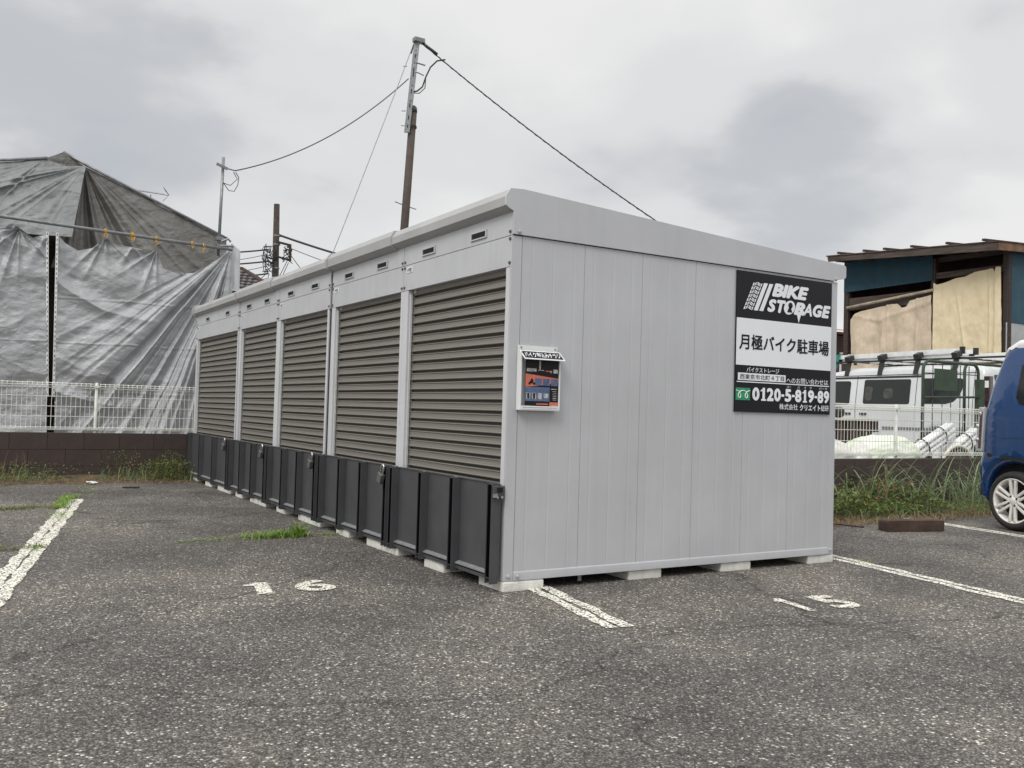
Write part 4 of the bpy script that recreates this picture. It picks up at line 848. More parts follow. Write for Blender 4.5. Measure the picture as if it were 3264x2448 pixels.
# ------------------------------------------------------------ service pole behind the storage row
sp_ = thing('service_pole', 'tall rusty brown pole with a grey slotted channel at its top', 'pole', (3.94, 10.6, 0))
obj('pole', MB().tube([(3.90, 10.75, 0), (4.046, 10.458, 4.094), (4.10, 10.351, 6.23)], .078, 16, r2=.066), M_pole, sp_, smooth=True)
obj('pole_cap', MB().lathe([(6.21, .07), (6.27, .06), (6.30, .03), (6.305, .001)], (4.10, 10.351, 0), 'z', 16), M_pole, sp_, smooth=True)
ctop, cbot = Vector((4.095, 10.27, 7.45)), Vector((3.985, 10.34, 5.80)); dch = (ctop-cbot).normalized()
obj('channel', MB().bar(cbot, ctop, .095, .04, up=(-.5, -.85, 0)), M_grey, sp_)
cf = obj('channel_slots', (lambda m: [m.bar(cbot.lerp(ctop, t)+Vector((-.012, -.022, 0)), cbot.lerp(ctop, t+l)+Vector((-.012, -.022, 0)), .016, .006, up=(-.5, -.85, 0)) for t, l in ((.05, .03), (.14, .04), (.27, .04), (.33, .008), (.42, .045), (.5, .008), (.6, .09), (.74, .008), (.8, .04), (.88, .008))] and m)(MB()), M_dark, sp_)
obj('top_bracket', MB().box(4.02, 4.22, 10.2, 10.32, 7.40, 7.48), M_grey, sp_, bevel=.01)
for z in (5.92, 6.2): obj('band', MB().lathe([(z-.02, .082), (z+.02, .082)], (4.09, 10.36, 0), 'z', 16), M_dark, sp_); 
for z in (5.9, 6.16, 6.95): obj('bolt', MB().tube([(3.93, 10.30, z), (3.87, 10.34, z)], .008, 6), M_grey, sp_)
obj('hook', MB().tube([(4.08, 10.24, 7.03), (4.22, 10.17, 6.99)], .014, 6), M_grey, sp_); obj('hook', MB().tube([(4.08, 10.26, 6.87), (4.12, 10.22, 6.85), (4.20, 10.18, 6.81)], .012, 6), M_grey, sp_)
obj('step', MB().tube([(3.886, 10.537, 4.60), (4.04, 10.45, 4.535)], .010, 6), M_grey, sp_); obj('step', MB().tube([(4.06, 10.44, 4.53), (4.215, 10.348, 4.475)], .010, 6), M_grey, sp_)
def sag(a, b, s, n=24):
    a, b = Vector(a), Vector(b); return [a.lerp(b, t)-Vector((0, 0, 4*s*t*(1-t))) for t in np.linspace(0, 1, n)]
def cable(label, pts, r, m=M_cable, n=6): return tag(obj('overhead_cable', MB().tube(pts, r, n), m, smooth=True), label, 'cable', 'overhead cables')
# cable going right from pole top, coil wrapped
p0, p1 = Vector((4.17, 10.267, 7.418)), Vector((8.6, 7.62, 3.80)); mpts = sag(p0, p1, .13, 60)
m = MB().tube(mpts, .011, 6)
hel = []
for i in range(600):
    t = i/599; p = p0.lerp(p1, t)-Vector((0, 0, 4*.13*t*(1-t))); a = t*2*PI*34; hel.append(p+Vector((.016*math.cos(a), .016*math.sin(a)*.5, .016*math.sin(a))))
m.tube(hel, .006, 4); tag(obj('overhead_cable', m, M_cable), 'thick twisted cable running from the pole top down to the right', 'cable', 'overhead cables')
obj_i = thing('cable_insulator', 'dark strain insulator at the top right of the brown pole', 'insulator', (4.25, 10.2, 7.35))
obj('insulator_body', MB().tube([(4.20, 10.24, 7.40), (4.26, 10.21, 7.345), (4.34, 10.16, 7.28), (4.42, 10.12, 7.215)], .028, 8), M_black, obj_i, smooth=True)
cable('loose drop cable looping down beside the top of the brown pole', [(4.55, 10.05, 7.13), (4.42, 10.12, 7.10), (4.32, 10.17, 6.98), (4.25, 10.2, 6.80), (4.20, 10.22, 6.62), (4.12, 10.25, 6.54), (4.06, 10.28, 6.52)], .014)
cable('second thin drop cable beside the top of the brown pole', [(4.25, 10.2, 6.80), (4.24, 10.2, 6.60), (4.15, 10.24, 6.50), (4.06, 10.28, 6.50)], .009)
cable('thin guy wire slanting down left from the top of the brown pole', sag((4.05, 10.3, 7.40), (2.341, 9.5, 3.2), .03), .007, M_grey)
cable('cable sagging from the brown pole to the slim grey pole on the left', sag((4.0, 10.38, 6.77), (.86, 9.57, 4.45), .26, 40), .010, mat('grey_cable', (.09, .09, .09), .6))
tag(obj('cable_insulator', MB().tube([(4.06, 10.33, 7.38), (4.03, 10.32, 7.30), (4.0, 10.31, 7.20)], .016, 6), M_black), 'small dark insulator on the guy wire left of the pole top', 'insulator')

# ------------------------------------------------------------ far utility pole and wires
fp = thing('utility_pole', 'distant dark utility pole tangled with wires beyond the roofs', 'pole', (9.1, 35.3, 0))
obj('pole', MB().tube([(9.2, 35.4, 0), (9.033, 35.316, 9.78)], .20, 14, r2=.125), mat('dark_brown_pole', (.05, .038, .032), .8, 0, .3, 6), fp, smooth=True)
ar = obj('bracket_frame', MB().bar((9.05, 35.2, 8.10), (9.62, 35.0, 7.98), .09, .09).bar((9.60, 35.0, 8.02), (9.62, 35.0, 7.28), .09, .09).bar((9.08, 35.2, 7.45), (9.62, 35.0, 7.32), .08, .08), M_wood, fp)
for k in range(4): obj('insulator', MB().lathe([(-.07, .03), (-.03, .06), (0, .03), (.04, .06), (.08, .02)], (9.05+random.uniform(-.3, .5), 35.1, 7.1+.28*k), 'z', 8), M_cable, fp)
for z in (8.38, 8.0, 6.95, 6.2): obj('band', MB().lathe([(z-.03, .165), (z+.03, .165)], (9.09, 35.33, 0), 'z', 12), M_grey, fp)
rr = random.Random(4)
def scrib(c, s, n, q=7):
    pts = [Vector(c)+Vector((rr.uniform(-s, s), rr.uniform(-.1, .1), rr.uniform(-s, s))) for _ in range(q)]; out = []
    for i in range(len(pts)-1):
        for t in np.linspace(0, 1, 5)[:-1]: out.append(pts[i].lerp(pts[i+1], t*t*(3-2*t)))
    return out
m = MB()
for k in range(9): m.tube(scrib((8.65+.15*rr.random(), 35.2, 7.25+rr.uniform(-.4, .4)), .34, 5), .016, 4)
for k in range(5): m.tube(scrib((9.5, 35.0, 7.6+rr.uniform(-.3, .2)), .22, 5), .016, 4)
tag(obj('wire_tangle', m, M_cable, fp), kind='stuff')
def fcable(label, a, b, s, r): return cable(label, sag(a, b, s, 20), r, n=5)
fcable('thick distant cable from the utility pole running down right behind the roof', (9.175, 35.277, 8.42), (12.8, 33.3, 7.30), .05, .05)
for k, (z, lab) in enumerate(((7.62, 'topmost'), (7.10, 'middle'), (6.55, 'lowest'))):
    fcable(lab+' of the three thick distant cables running left from the utility pole', (8.75, 35.3, z+.12), (3.5, 36.5, z-.28), .18, .036)
    fcable(['slack thin wire below the topmost cable', 'slack thin wire below the middle cable', 'slack thin wire below the lowest cable'][k]+' at the distant utility pole', (8.7, 35.25, z-.1), (3.5, 36.4, z-.55), .35, .014)
for (a, b, lab) in (((9.62, 35, 7.85), (12.2, 33.6, 6.9), 'thin wire dropping right from the bracket of the distant pole'), ((9.64, 35, 7.55), (10.6, 34.4, 6.2), 'steep thin wire right of the distant utility pole'), ((9.5, 35, 7.3), (8.8, 34.9, 5.9), 'thin drop wire left of the lowest bracket of the distant pole'), ((9.55, 35, 7.2), (8.9, 34.9, 5.8), 'second thin drop wire under the bracket of the distant pole'), ((8.75, 35.2, 6.6), (8.55, 35, 5.6), 'short thin wire hanging left of the distant utility pole'), ((8.6, 35.2, 6.6), (7.3, 35.2, 5.3), 'slanting thin wire below the tangle of the distant pole'), ((11.5, 33.9, 7.5), (10.6, 34.2, 6.6), 'thin wire crossing under the thick distant cable')):
    fcable(lab, a, b, .04, .016)

# distant tiled roof beside the trim
th_ = thing('tiled_house', 'distant house with a grey brown tiled roof peeking above the storage', 'house', (4.6, 21.5, 0))
obj('wall', MB().box(3.2, 7.2, 20.9, 26, 0, 3.75), M_dark, th_)
m = MB().add([(2.6, 20.0, 3.98), (4.45, 19.85, 3.98), (4.0, 21.2, 4.62), (2.6, 21.3, 4.66)], [(0, 1, 2, 3)]).add([(4.45, 19.85, 3.98), (7.6, 23.5, 3.9), (6.5, 24.5, 4.62), (4.0, 21.2, 4.62)], [(0, 1, 2, 3)]).add([(2.6, 20.0, 3.92), (4.45, 19.85, 3.92), (7.6, 23.5, 3.84), (2.6, 26, 3.84)], [(0, 1, 2, 3)]); rf_ = obj('roof', m, M_dark, th_)
Mt = mat('roof_tile', (.13, .12, .115), .6, 0, .3, 3, col2=(.075, .07, .068))
def frange(a, b, s):
    while a < b: yield a; a += s
tile = None
for rI in range(6):
    for x in frange(3.1, 4.45-.09*rI, .155):
        t = rI/6; yy = 19.97+1.25*t; z = 3.99+.64*t
        if tile is None:
            mm = MB().tube([(0, 0, .03), (0, .26, .15)], .085, 8); tile = mm.mesh('tile', smooth=True); tile.materials.append(Mt)
        o = bpy.data.objects.new('tile', tile); COL.objects.link(o); o.parent = rf_; o.location = Vector((x+.07*(rI % 2), yy-(x-2.6)*.08, z))-wloc(rf_); o.scale = (1, 1, .6)
obj('ridge', MB().tube([(2.6, 21.3, 4.70), (4.0, 21.2, 4.66), (4.2, 20.6, 4.40), (4.47, 19.85, 4.02)], .09, 8), M_wood, rf_)

# ------------------------------------------------------------ shed with blue sheeting and tan canvas on the right
SXW = 15.0
sh = thing('shed', 'weathered shed with blue corrugated panels and tan canvas openings', 'shed', (SXW, 6, .2))
obj('inner_wall', MB().box(SXW+.9, SXW+1.0, 6.1, 9.85, .2, 4.66), mat('brown_inner_wall', (.07, .035, .025), .9, 0, .3, 2), sh)
obj('inner_back', MB().box(SXW+.1, SXW+5, 9.86, 9.95, .2, 4.72), M_wood, sh)
def corr(y0, y1, z0, z1, x, pitch=.076, horiz=False):
    n = int((y1-y0)/pitch*4); V = []; F = []
    for i in range(n+1):
        y = y0+(y1-y0)*i/n; xx = x+.009*math.sin(2*PI*(y/pitch)); V += [(xx, y, z0), (xx, y, z1)]
    F = [(2*i, 2*i+2, 2*i+3, 2*i+1) for i in range(n)]; return MB().add(V, F)
obj('blue_panel', corr(7.58, 9.86, 0, 1, SXW-.02).mesh('x') if False else MB().add(*(lambda n: ([(SXW-.02+.010*math.sin(2*PI*i/4), 7.60+2.26*i/n, (3.985+(3.945-3.985)*i/n) if j == 0 else 4.66) for i in range(n+1) for j in (0, 1)], [(2*i, 2*i+2, 2*i+3, 2*i+1) for i in range(n)]))(240)), M_blue, sh)
obj('blue_panel', MB().add(*(lambda n: ([(SXW-.02+2.6*i/n, 5.98+.010*math.sin(2*PI*i/4), 2.99 if j == 0 else 4.5) for i in range(n+1) for j in (0, 1)], [(2*i, 2*i+2, 2*i+3, 2*i+1) for i in range(n)]))(240)), M_blue, sh)
for k in range(9): obj('siding_board', MB().box(SXW-.015+.29*k, SXW+.27+.29*k, 5.99, 6.01, .2, 2.985), mat('pale_grey_board', (.42, .44, .45), .7, 0, .1, 3, grime=.3), sh)
for y, w in ((9.80, .11), (7.60, .10), (6.03, .12)): obj('post', MB().box(SXW, SXW+.1, y-w/2, y+w/2, .2, 4.45), M_wood, sh)
obj('beam', MB().box(SXW+.02, SXW+.12, 6.0, 7.65, 4.02, 4.14), M_wood2, sh); obj('beam', MB().box(SXW+.1, SXW+.2, 6.0, 9.9, 4.38, 4.48), M_wood, sh); obj('beam', MB().box(SXW+.02, SXW+.10, 7.65, 9.8, 3.52, 3.80), M_wood2, sh)
# roof plane with eaves boards
rp = obj('roof', MB().add([(SXW-.58, 5.80, 4.512), (SXW-.58, 9.93, 4.758), (SXW+5, 9.93, 5.05), (SXW+5, 5.80, 4.83), (SXW-.58, 5.80, 4.490), (SXW-.58, 9.93, 4.736), (SXW+5, 9.93, 5.02), (SXW+5, 5.80, 4.80)], [(0, 1, 2, 3), (7, 6, 5, 4), (0, 4, 5, 1), (1, 5, 6, 2), (2, 6, 7, 3), (3, 7, 4, 0)]), mat('rusty_roof_sheet', (.10, .075, .065), .8, .2, .3, 4), sh)
obj('fascia', MB().add([(SXW-.56, 5.87, 4.485), (SXW-.56, 9.905, 4.728), (SXW-.56, 9.88, 4.615), (SXW-.56, 5.87, 4.332), (SXW-.52, 5.87, 4.485), (SXW-.52, 9.905, 4.728), (SXW-.52, 9.88, 4.615), (SXW-.52, 5.87, 4.332)], [(0, 1, 2, 3), (7, 6, 5, 4), (0, 4, 5, 1), (1, 5, 6, 2), (2, 6, 7, 3), (3, 7, 4, 0)]), M_wood2, rp)
obj('fascia', MB().add([(SXW-.56, 5.86, 4.485), (SXW+5, 5.86, 4.80), (SXW+5, 5.86, 4.66), (SXW-.56, 5.86, 4.332), (SXW-.56, 5.82, 4.485), (SXW+5, 5.82, 4.80), (SXW+5, 5.82, 4.66), (SXW-.56, 5.82, 4.332)], [(0, 1, 2, 3), (7, 6, 5, 4), (0, 4, 5, 1), (1, 5, 6, 2), (2, 6, 7, 3), (3, 7, 4, 0)]), mat('orange_brown_board', (.20, .11, .07), .85, 0, .3, 6), rp)
for y in (6.13, 6.90, 7.70, 8.36, 8.88, 9.56): obj('roof_batten', MB().bar((SXW-.62, y, 4.545+(y-5.80)*.0596), (SXW+1.2, y, 4.65+(y-5.80)*.0596), .05, .045), M_wood, rp)
for k in range(7): obj('rafter', MB().bar((SXW-.5, 5.98+.62*k, 4.43+.036*k), (SXW+2, 5.98+.62*k, 4.55+.036*k), .05, .10), M_wood, rp)
tag(obj('scaffold_pole', MB().tube([(SXW-.06, 7.56, 3.775), (SXW-.06, 9.74, 3.575)], .032, 8), M_sheet, smooth=True), 'pale horizontal pole above the left tan canvas of the shed', 'pole')
def d_c1(P, u, v):
    y, z = P[:, 1], P[:, 2]; d = .05*np.exp(-((y-8.62-.06*(z-2.9))/.035)**2)+.05*np.exp(-((y-7.85-.12*(z-3.0))/.03)**2)*np.clip(z-2.4, 0, 1)-.03*np.exp(-((y-8.85+.2*(z-3.0))/.05)**2)+.06*ridge(y*4.2+.3*fbm(y, z, 1), 4)*np.clip((3.7-z), 0, 1)+.022*fbm(y*5, z*3, 7)+.004*(1-2*np.abs(fbm(y*9, z*7, 9)))+.03*np.exp(-((y-8.55-.1*(3.6-z))/.05)**2)+.02*np.exp(-((z-3.22-.25*np.abs(y-8.9))/.05)**2)
    return np.stack([-d, 0*d, 0*d], 1)
P_, F_ = cloth([(SXW-.035, 9.66, 3.30), (SXW-.035, 9.52, 3.42), (SXW-.035, 9.35, 3.47), (SXW-.035, 8.6, 3.56), (SXW-.035, 8.42, 3.56), (SXW-.035, 8.3, 3.46), (SXW-.035, 8.2, 3.48), (SXW-.035, 8.12, 3.60), (SXW-.035, 7.62, 3.68)], [(SXW-.035, 9.62, .5), (SXW-.035, 7.6, .5)], 180, 140, d_c1)
tag(obj('canvas_sheet', npmesh('canvas_sheet', P_, F_, True), M_tanp), 'pinkish tan canvas sheet with a notched top on the shed left side', 'canvas sheet', 'tan canvas sheets on the shed')
def d_c2(P, u, v):
    y, z = P[:, 1], P[:, 2]; d = .018*fbm(y*3, z*2, 17)+.004*(1-2*np.abs(fbm(y*8, z*6, 2)))+.04*ridge((y-6.0)*9, 5)*np.exp(-((y-6.22)/.16)**2)+.03*np.exp(-((y-6.95-.16*(z-3.2))/.03)**2)*np.clip((4.0-z), 0, 1)+.008*fbm(y*12, z*9, 3)
    return np.stack([-d, 0*d, 0*d], 1)
P_, F_ = cloth([(SXW-.045, 7.565, 3.93), (SXW-.045, 7.48, 3.88), (SXW-.045, 7.32, 3.90), (SXW-.045, 7.05, 3.97), (SXW-.045, 6.85, 3.98), (SXW-.045, 6.65, 4.05), (SXW-.045, 6.27, 4.08), (SXW-.045, 6.22, 4.0), (SXW-.045, 6.18, 4.10), (SXW-.045, 6.10, 4.09)], [(SXW-.045, 7.555, .5), (SXW-.045, 6.04, .5)], 170, 150, d_c2)
tag(obj('canvas_sheet', npmesh('canvas_sheet', P_, F_, True), M_tan), 'yellowish tan canvas sheet hanging on the shed right side', 'canvas sheet', 'tan canvas sheets on the shed')
# red roofed house far behind
rh = thing('red_roof_house', 'far brown house with a red tiled roof left of the shed', 'house', (23, 16.5, 0))
obj('wall', MB().box(22.0, 29, 15.75, 24, 0, 3.75), mat('brown_far_wall', (.07, .045, .04), .9, 0, .2, 2), rh)
m = MB().prism([(14.9, 3.72), (24.5, 3.72), (19.7, 5.4)], 'x', 21.9, 29); 
obj('roof', MB().add([(21.4, 15.2, 3.85), (29, 15.2, 3.85), (29, 19, 4.45), (21.4+1.4, 19, 4.45)], [(0, 1, 2, 3)]).add([(21.4, 15.2, 3.85), (22.8, 19, 4.45), (21.4, 24, 3.85)], [(0, 1, 2)]).add([(21.4, 15.2, 3.80), (29, 15.2, 3.80), (29, 24, 3.80), (21.4, 24, 3.80)], [(0, 3, 2, 1)]), mat('red_tiles', (.30, .09, .07), .7, 0, .4, 12, .3, 30), rh)
wf = obj('window', MB().box(22.15, 22.75, 15.70, 15.745, 2.3, 3.2), M_white, rh); obj('pane', MB().box(22.20, 22.43, 15.68, 15.695, 2.36, 3.14).box(22.47, 22.70, 15.68, 15.695, 2.36, 3.14), M_glass, wf)
m = MB(); n = 1400
x = rng.normal(14.5, .22, n); y = rng.normal(10.35, .22, n); z = .3+2.0*rng.random(n)**.7
bs_ = thing('shrub', 'small green shrub left of the shed behind the van', 'shrub', (14.5, 10.35, .2))
obj('foliage', npmesh('foliage', *leaves(n, x, y, z, .06, .14)), M_leaf, bs_); obj('stem', MB().tube([(14.5, 10.35, .15), (14.52, 10.33, 1.9)], .03, 6), M_wood, bs_)
tag(obj('hanging_chain', MB().tube([(11.2, 9.85, 3.9), (11.22, 9.83, 2.6), (11.25, 9.8, 1.2)], .010, 5), M_grey), 'thin hanging wire between the storage and the shed', 'wire') if False else None

# ------------------------------------------------------------ vehicles
def inset(poly, d):
    n = len(poly); out = []
    A = sum(poly[i][0]*poly[(i+1) % n][1]-poly[(i+1) % n][0]*poly[i][1] for i in range(n)); s = 1 if A > 0 else -1
    for i in range(n):
        p0, p1, p2 = Vector(poly[i-1]), Vector(poly[i]), Vector(poly[(i+1) % n]); e1 = (p1-p0); e2 = (p2-p1)
        if e1.length < 1e-9 or e2.length < 1e-9: out.append(p1); continue
        n1 = Vector((-e1.y, e1.x)).normalized()*s; n2 = Vector((-e2.y, e2.x)).normalized()*s; nn = (n1+n2)
        nn = nn.normalized() if nn.length > 1e-6 else n1; k = min(1.6, 1/max(.5, nn.dot(n1))); out.append(p1+nn*d*k)
    return [(q[0], q[1]) for q in out]
def dense(poly, step=.06):
    out = []
    for i in range(len(poly)):
        a, b = Vector(poly[i]), Vector(poly[(i+1) % len(poly)]); n = max(1, int((b-a).length/step))
        for k in range(n): q = a.lerp(b, k/n); out.append((q.x, q.y))
    return out
def arch(cx, r, n=14, z0=.0, a0=0, a1=180): return [(cx+r*math.cos(R(a1+(a0-a1)*k/n)), z0+r*math.sin(R(a1+(a0-a1)*k/n))) for k in range(n+1)]
def shell(poly, W, wf, r=.07):
    """closed body: poly (s,z) side outline; W half width; wf(z,s) lateral inset"""
    bm = bmesh.new(); poly = dense(poly, .07); n = len(poly); rings = []
    for k in range(6):
        a = R(90-18*k); ins = r*(1-math.sin(a)); dw = r*(1-math.cos(a)) if False else r*(1-math.sin(R(90-18*(5-k))))
        # k=0 : flat side (inset r, full width) -> k=5 : rim (no inset, width - r)
        th = R(90*k/5); rings.append((r*(1-math.sin(th)), r*(1-math.cos(th))))
    allr = []
    for side in (-1, 1):
        L = []
        for ins, dw in rings:
            pp = inset(poly, ins); L.append([bm.verts.new((side*(W-dw-wf(z, s)), s, z)) for s, z in pp])
        allr.append(L)
        for k in range(5):
            for i in range(n): j = (i+1) % n; bm.faces.new((L[k][i], L[k][j], L[k+1][j], L[k+1][i]))
    for i in range(n):
        j = (i+1) % n; bm.faces.new((allr[0][5][i], allr[0][5][j], allr[1][5][j], allr[1][5][i]))
    bm.normal_update()
    for sI, side in enumerate((-1, 1)):
        # side skin: planar ngon cut into a grid then bent
        b2 = bmesh.new(); pp = inset(poly, r); b2.faces.new([b2.verts.new((0, s, z)) for s, z in pp])
        zs = [p[1] for p in pp]; ss = [p[0] for p in pp]
        for z in np.arange(min(zs)+.05, max(zs), .09): bmesh.ops.bisect_plane(b2, geom=b2.verts[:]+b2.edges[:]+b2.faces[:], plane_co=(0, 0, z), plane_no=(0, 0, 1))
        for s in np.arange(min(ss)+.08, max(ss), .16): bmesh.ops.bisect_plane(b2, geom=b2.verts[:]+b2.edges[:]+b2.faces[:], plane_co=(0, s, 0), plane_no=(0, 1, 0))
        mp = {}
        for v in b2.verts: mp[v] = bm.verts.new((side*(W-wf(v.co.z, v.co.y)), v.co.y, v.co.z))
        for f in b2.faces: bm.faces.new([mp[v] for v in f.verts])
        b2.free()
    bmesh.ops.remove_doubles(bm, verts=bm.verts, dist=.0008); bmesh.ops.recalc_face_normals(bm, faces=bm.faces)
    me = bpy.data.meshes.new('body'); bm.to_mesh(me); bm.free(); me.polygons.foreach_set('use_smooth', [True]*len(me.polygons)); return me
def sidepatch(poly, W, wf, side, off=.004, step=.08):
    b2 = bmesh.new(); b2.faces.new([b2.verts.new((0, s, z)) for s, z in poly]); zs = [p[1] for p in poly]; ss = [p[0] for p in poly]
    for z in np.arange(min(zs)+.03, max(zs), step): bmesh.ops.bisect_plane(b2, geom=b2.verts[:]+b2.edges[:]+b2.faces[:], plane_co=(0, 0, z), plane_no=(0, 0, 1))
    for s in np.arange(min(ss)+.03, max(ss), step*2): bmesh.ops.bisect_plane(b2, geom=b2.verts[:]+b2.edges[:]+b2.faces[:], plane_co=(0, s, 0), plane_no=(0, 1, 0))
    for v in b2.verts: v.co.x = side*(W-wf(v.co.z, v.co.y)+off)
    bmesh.ops.recalc_face_normals(b2, faces=b2.faces)
    me = bpy.data.meshes.new('patch'); b2.to_mesh(me); b2.free(); me.polygons.foreach_set('use_smooth', [True]*len(me.polygons)); return me
def rround(s0, s1, z0, z1, r=.04, n=4):
    out = []
    for cx, cz, a in ((s1-r, z1-r, 0), (s0+r, z1-r, 90), (s0+r, z0+r, 180), (s1-r, z0+r, 270)):
        for k in range(n+1): t = R(a+90*k/n); out.append((cx+r*math.cos(t), cz+r*math.sin(t)))
    return out
def wheel(parent, x, y, r, side, spokes=6, w=.155):
    wh = bpy.data.objects.new('wheel', None); COL.objects.link(wh); wh.parent = parent; wh.location = (x, y, r); s = side
    rim = r*.735
    tp = [(-w/2, rim), (-w/2-.006, rim+.02), (-w/2-.012, r-.045), (-w/2+.012, r-.008), (-w/4, r), (w/4, r), (w/2-.012, r-.008), (w/2+.012, r-.045), (w/2+.006, rim+.02), (w/2, rim)]
    ty = obj('tyre', MB().lathe(tp, (0, 0, 0), 'x', 48).mesh('tyre', smooth=True), M_rubber, wh)
    rp_ = [(s*(w/2+.004), rim+.006), (s*(w/2+.008), rim), (s*(w/2-.004), rim-.010), (s*(w/2-.03), rim-.018), (-s*w/2, rim-.02)]
    obj('rim', MB().lathe(rp_, (0, 0, 0), 'x', 48).mesh('rim', smooth=True), M_rim, wh)
    obj('hub_back', MB().lathe([(s*(-.02), .001), (s*(-.02), rim-.02)], (0, 0, 0), 'x', 24).mesh('hub_back'), M_dark, wh)
    for k in range(spokes):
        for dd in (-1, 1):
            a = 2*PI*k/spokes+PI/2; m = MB(); d = Vector((0, math.cos(a), math.sin(a))); q = Vector((0, -math.sin(a), math.cos(a)))*dd
            p0_ = d*.035+q*.016+Vector((s*(w/2-.014), 0, 0)); p1_ = d*(rim-.012)+q*.028+Vector((s*(w/2-.004), 0, 0)); m.bar(p0_, p1_, .023, .028, up=(s, 0, 0)); obj('spoke', m.mesh('spoke'), M_rim, wh, bevel=.004)
    obj('hub', MB().lathe([(s*(w/2-.03), .062), (s*(w/2-.008), .058), (s*(w/2), .034), (s*(w/2+.004), .030), (s*(w/2+.004), .0005)], (0, 0, 0), 'x', 24).mesh('hub', smooth=True), M_rim, wh)
    for k in range(4):
        a = 2*PI*k/4+.5; obj('wheel_nut', MB().lathe([(s*(w/2-.012), .0105), (s*(w/2+.004), .009), (s*(w/2+.004), .0005)], (0, .046*math.cos(a), .046*math.sin(a)), 'x', 8).mesh('wheel_nut'), M_dark, wh)
    return wh
# blue car: local +Y is the front of the car; placed with its tail to the wall
SZc = .283
def kcar():
    t = thing('parked_car', 'blue boxy small car with a white roof cut by the right edge', 'car', (6.48, .43, 0)); t.rotation_euler = (0, 0, R(180-10+.0))
    # local frame: +x right of car, +y forward; rear axle at y=0
    Wc = .738
    out = [(-.34, .235), (-.395, .30), (-.438, .44), (-.445, .56), (-.422, .655), (-.408, .70), (-.392, .90), (-.365, 1.12), (-.285, 1.40), (-.20, 1.60), (-.135, 1.70), (-.03, 1.755), (.3, 1.785), (1.0, 1.79), (1.55, 1.765), (1.95, 1.68), (2.35, 1.30), (2.62, 1.02), (2.95, .93), (3.0, .80), (3.02, .5), (2.98, .25), (2.80, .21)]
    out += [(p[0], p[1]) for p in reversed(arch(2.42, .318, 12, SZc))] + [(2.05, .19), (.36, .19)] + [(p[0], p[1]) for p in reversed(arch(0, .332, 12, SZc))]
    # the arches: keep only points above the sill
    out = [p for p in out if p[1] > .18]
    wf = lambda z, s: max(0, z-1.02)**1.35*.15 + max(0, .5-z)*.06 + max(0, -.15-s)*.22 + max(0, s-2.7)*.3
    b = obj('body', shell(out, Wc, wf, .075), M_car, t)
    roofp = [(-.165, 1.625), (-.115, 1.695), (-.03, 1.75), (.3, 1.78), (1.0, 1.785), (1.55, 1.76), (1.9, 1.69), (1.85, 1.655), (1.0, 1.665), (.3, 1.655), (-.1, 1.63)]
    obj('roof', shell([(-.190, 1.625), (-.150, 1.70), (-.03, 1.762), (.3, 1.793), (1.0, 1.798), (1.55, 1.773), (1.93, 1.695), (1.88, 1.655), (1.0, 1.665), (.3, 1.655)], Wc+.004-.09, lambda z, s: 0, .05), M_carwhite, t)
    for side in (-1, 1):
        q = obj('quarter_window', sidepatch([(.02, 1.22), (.06, 1.16), (.36, 1.12), (.40, 1.12), (.40, 1.56), (.10, 1.56), (.045, 1.52)], Wc, wf, side), M_glass, t)
        obj('side_window', sidepatch([(.46, 1.12), (1.05, 1.10), (1.05, 1.57), (.46, 1.57)], Wc, wf, side), M_glass, t)
        obj('side_window', sidepatch([(1.12, 1.10), (2.05, 1.08), (1.80, 1.50), (1.70, 1.56), (1.12, 1.57)], Wc, wf, side), M_glass, t)
        obj('bumper_gap', sidepatch([(-.30, .664), (0, .645), (.42, .632), (.42, .658), (0, .674), (-.30, .700)], Wc, wf, side, .002), M_dark, t)
        obj('door_line', sidepatch([(.425, .30), (.433, .30), (.433, 1.60), (.425, 1.60)], Wc, wf, side, .001), M_dark, t)
        obj('crease_shade_line', sidepatch([(-.28, .842), (.9, .855), (.9, .859), (-.28, .846)], Wc, wf, side, .001), M_dark, t)  # thin dark strip painting the shade along the body crease
        lamp = obj('tail_lamp', MB().prism([(-.424, .71), (-.346, .71), (-.325, 1.10), (-.345, 1.135), (-.392, 1.13)], 'x', side*(Wc-.07), side*(Wc-.018)).mesh('tail_lamp'), mat('clear_lens', (.42, .42, .43), .12, 0, .1, 12, coat=1.), t, bevel=.008)
        obj('lamp_inner', MB().prism([(-.392, .74), (-.362, .74), (-.342, 1.09), (-.368, 1.09)], 'x', side*(Wc-.019), side*(Wc-.015)).mesh('lamp_inner'), mat('lamp_red', (.11, .075, .08), .3, 0, .3, 40), lamp)
        for k, z in enumerate((.82, .95, 1.07)): obj('bulb', MB().lathe([(0, .020), (side*.008, .014), (side*.010, .001)], (side*(Wc-.016), -.400+.03*(z > 1), z), 'x', 12).mesh('bulb'), mat('chrome', (.75, .75, .73), .2, .9), lamp)
        obj('door_handle', MB().box(side*(Wc-.004), side*(Wc+.018), .55, .70, .93, .955).mesh('door_handle'), M_car, t, bevel=.006)
    obj('rear_window', MB().add([(-.50, -.345, 1.20), (.50, -.345, 1.20), (.46, -.22, 1.56), (-.46, -.22, 1.56)], [(0, 1, 2, 3)]).mesh('rear_window'), M_glass, t)
    obj('underbody', MB().box(-.62, .62, -.28, 2.9, .20, .62).mesh('underbody'), M_dark, t)
    for side in (-1, 1):
        for y in (0, 2.42): wheel(t, side*(Wc-.088), y, SZc-.01, side)
    return t
car = kcar()

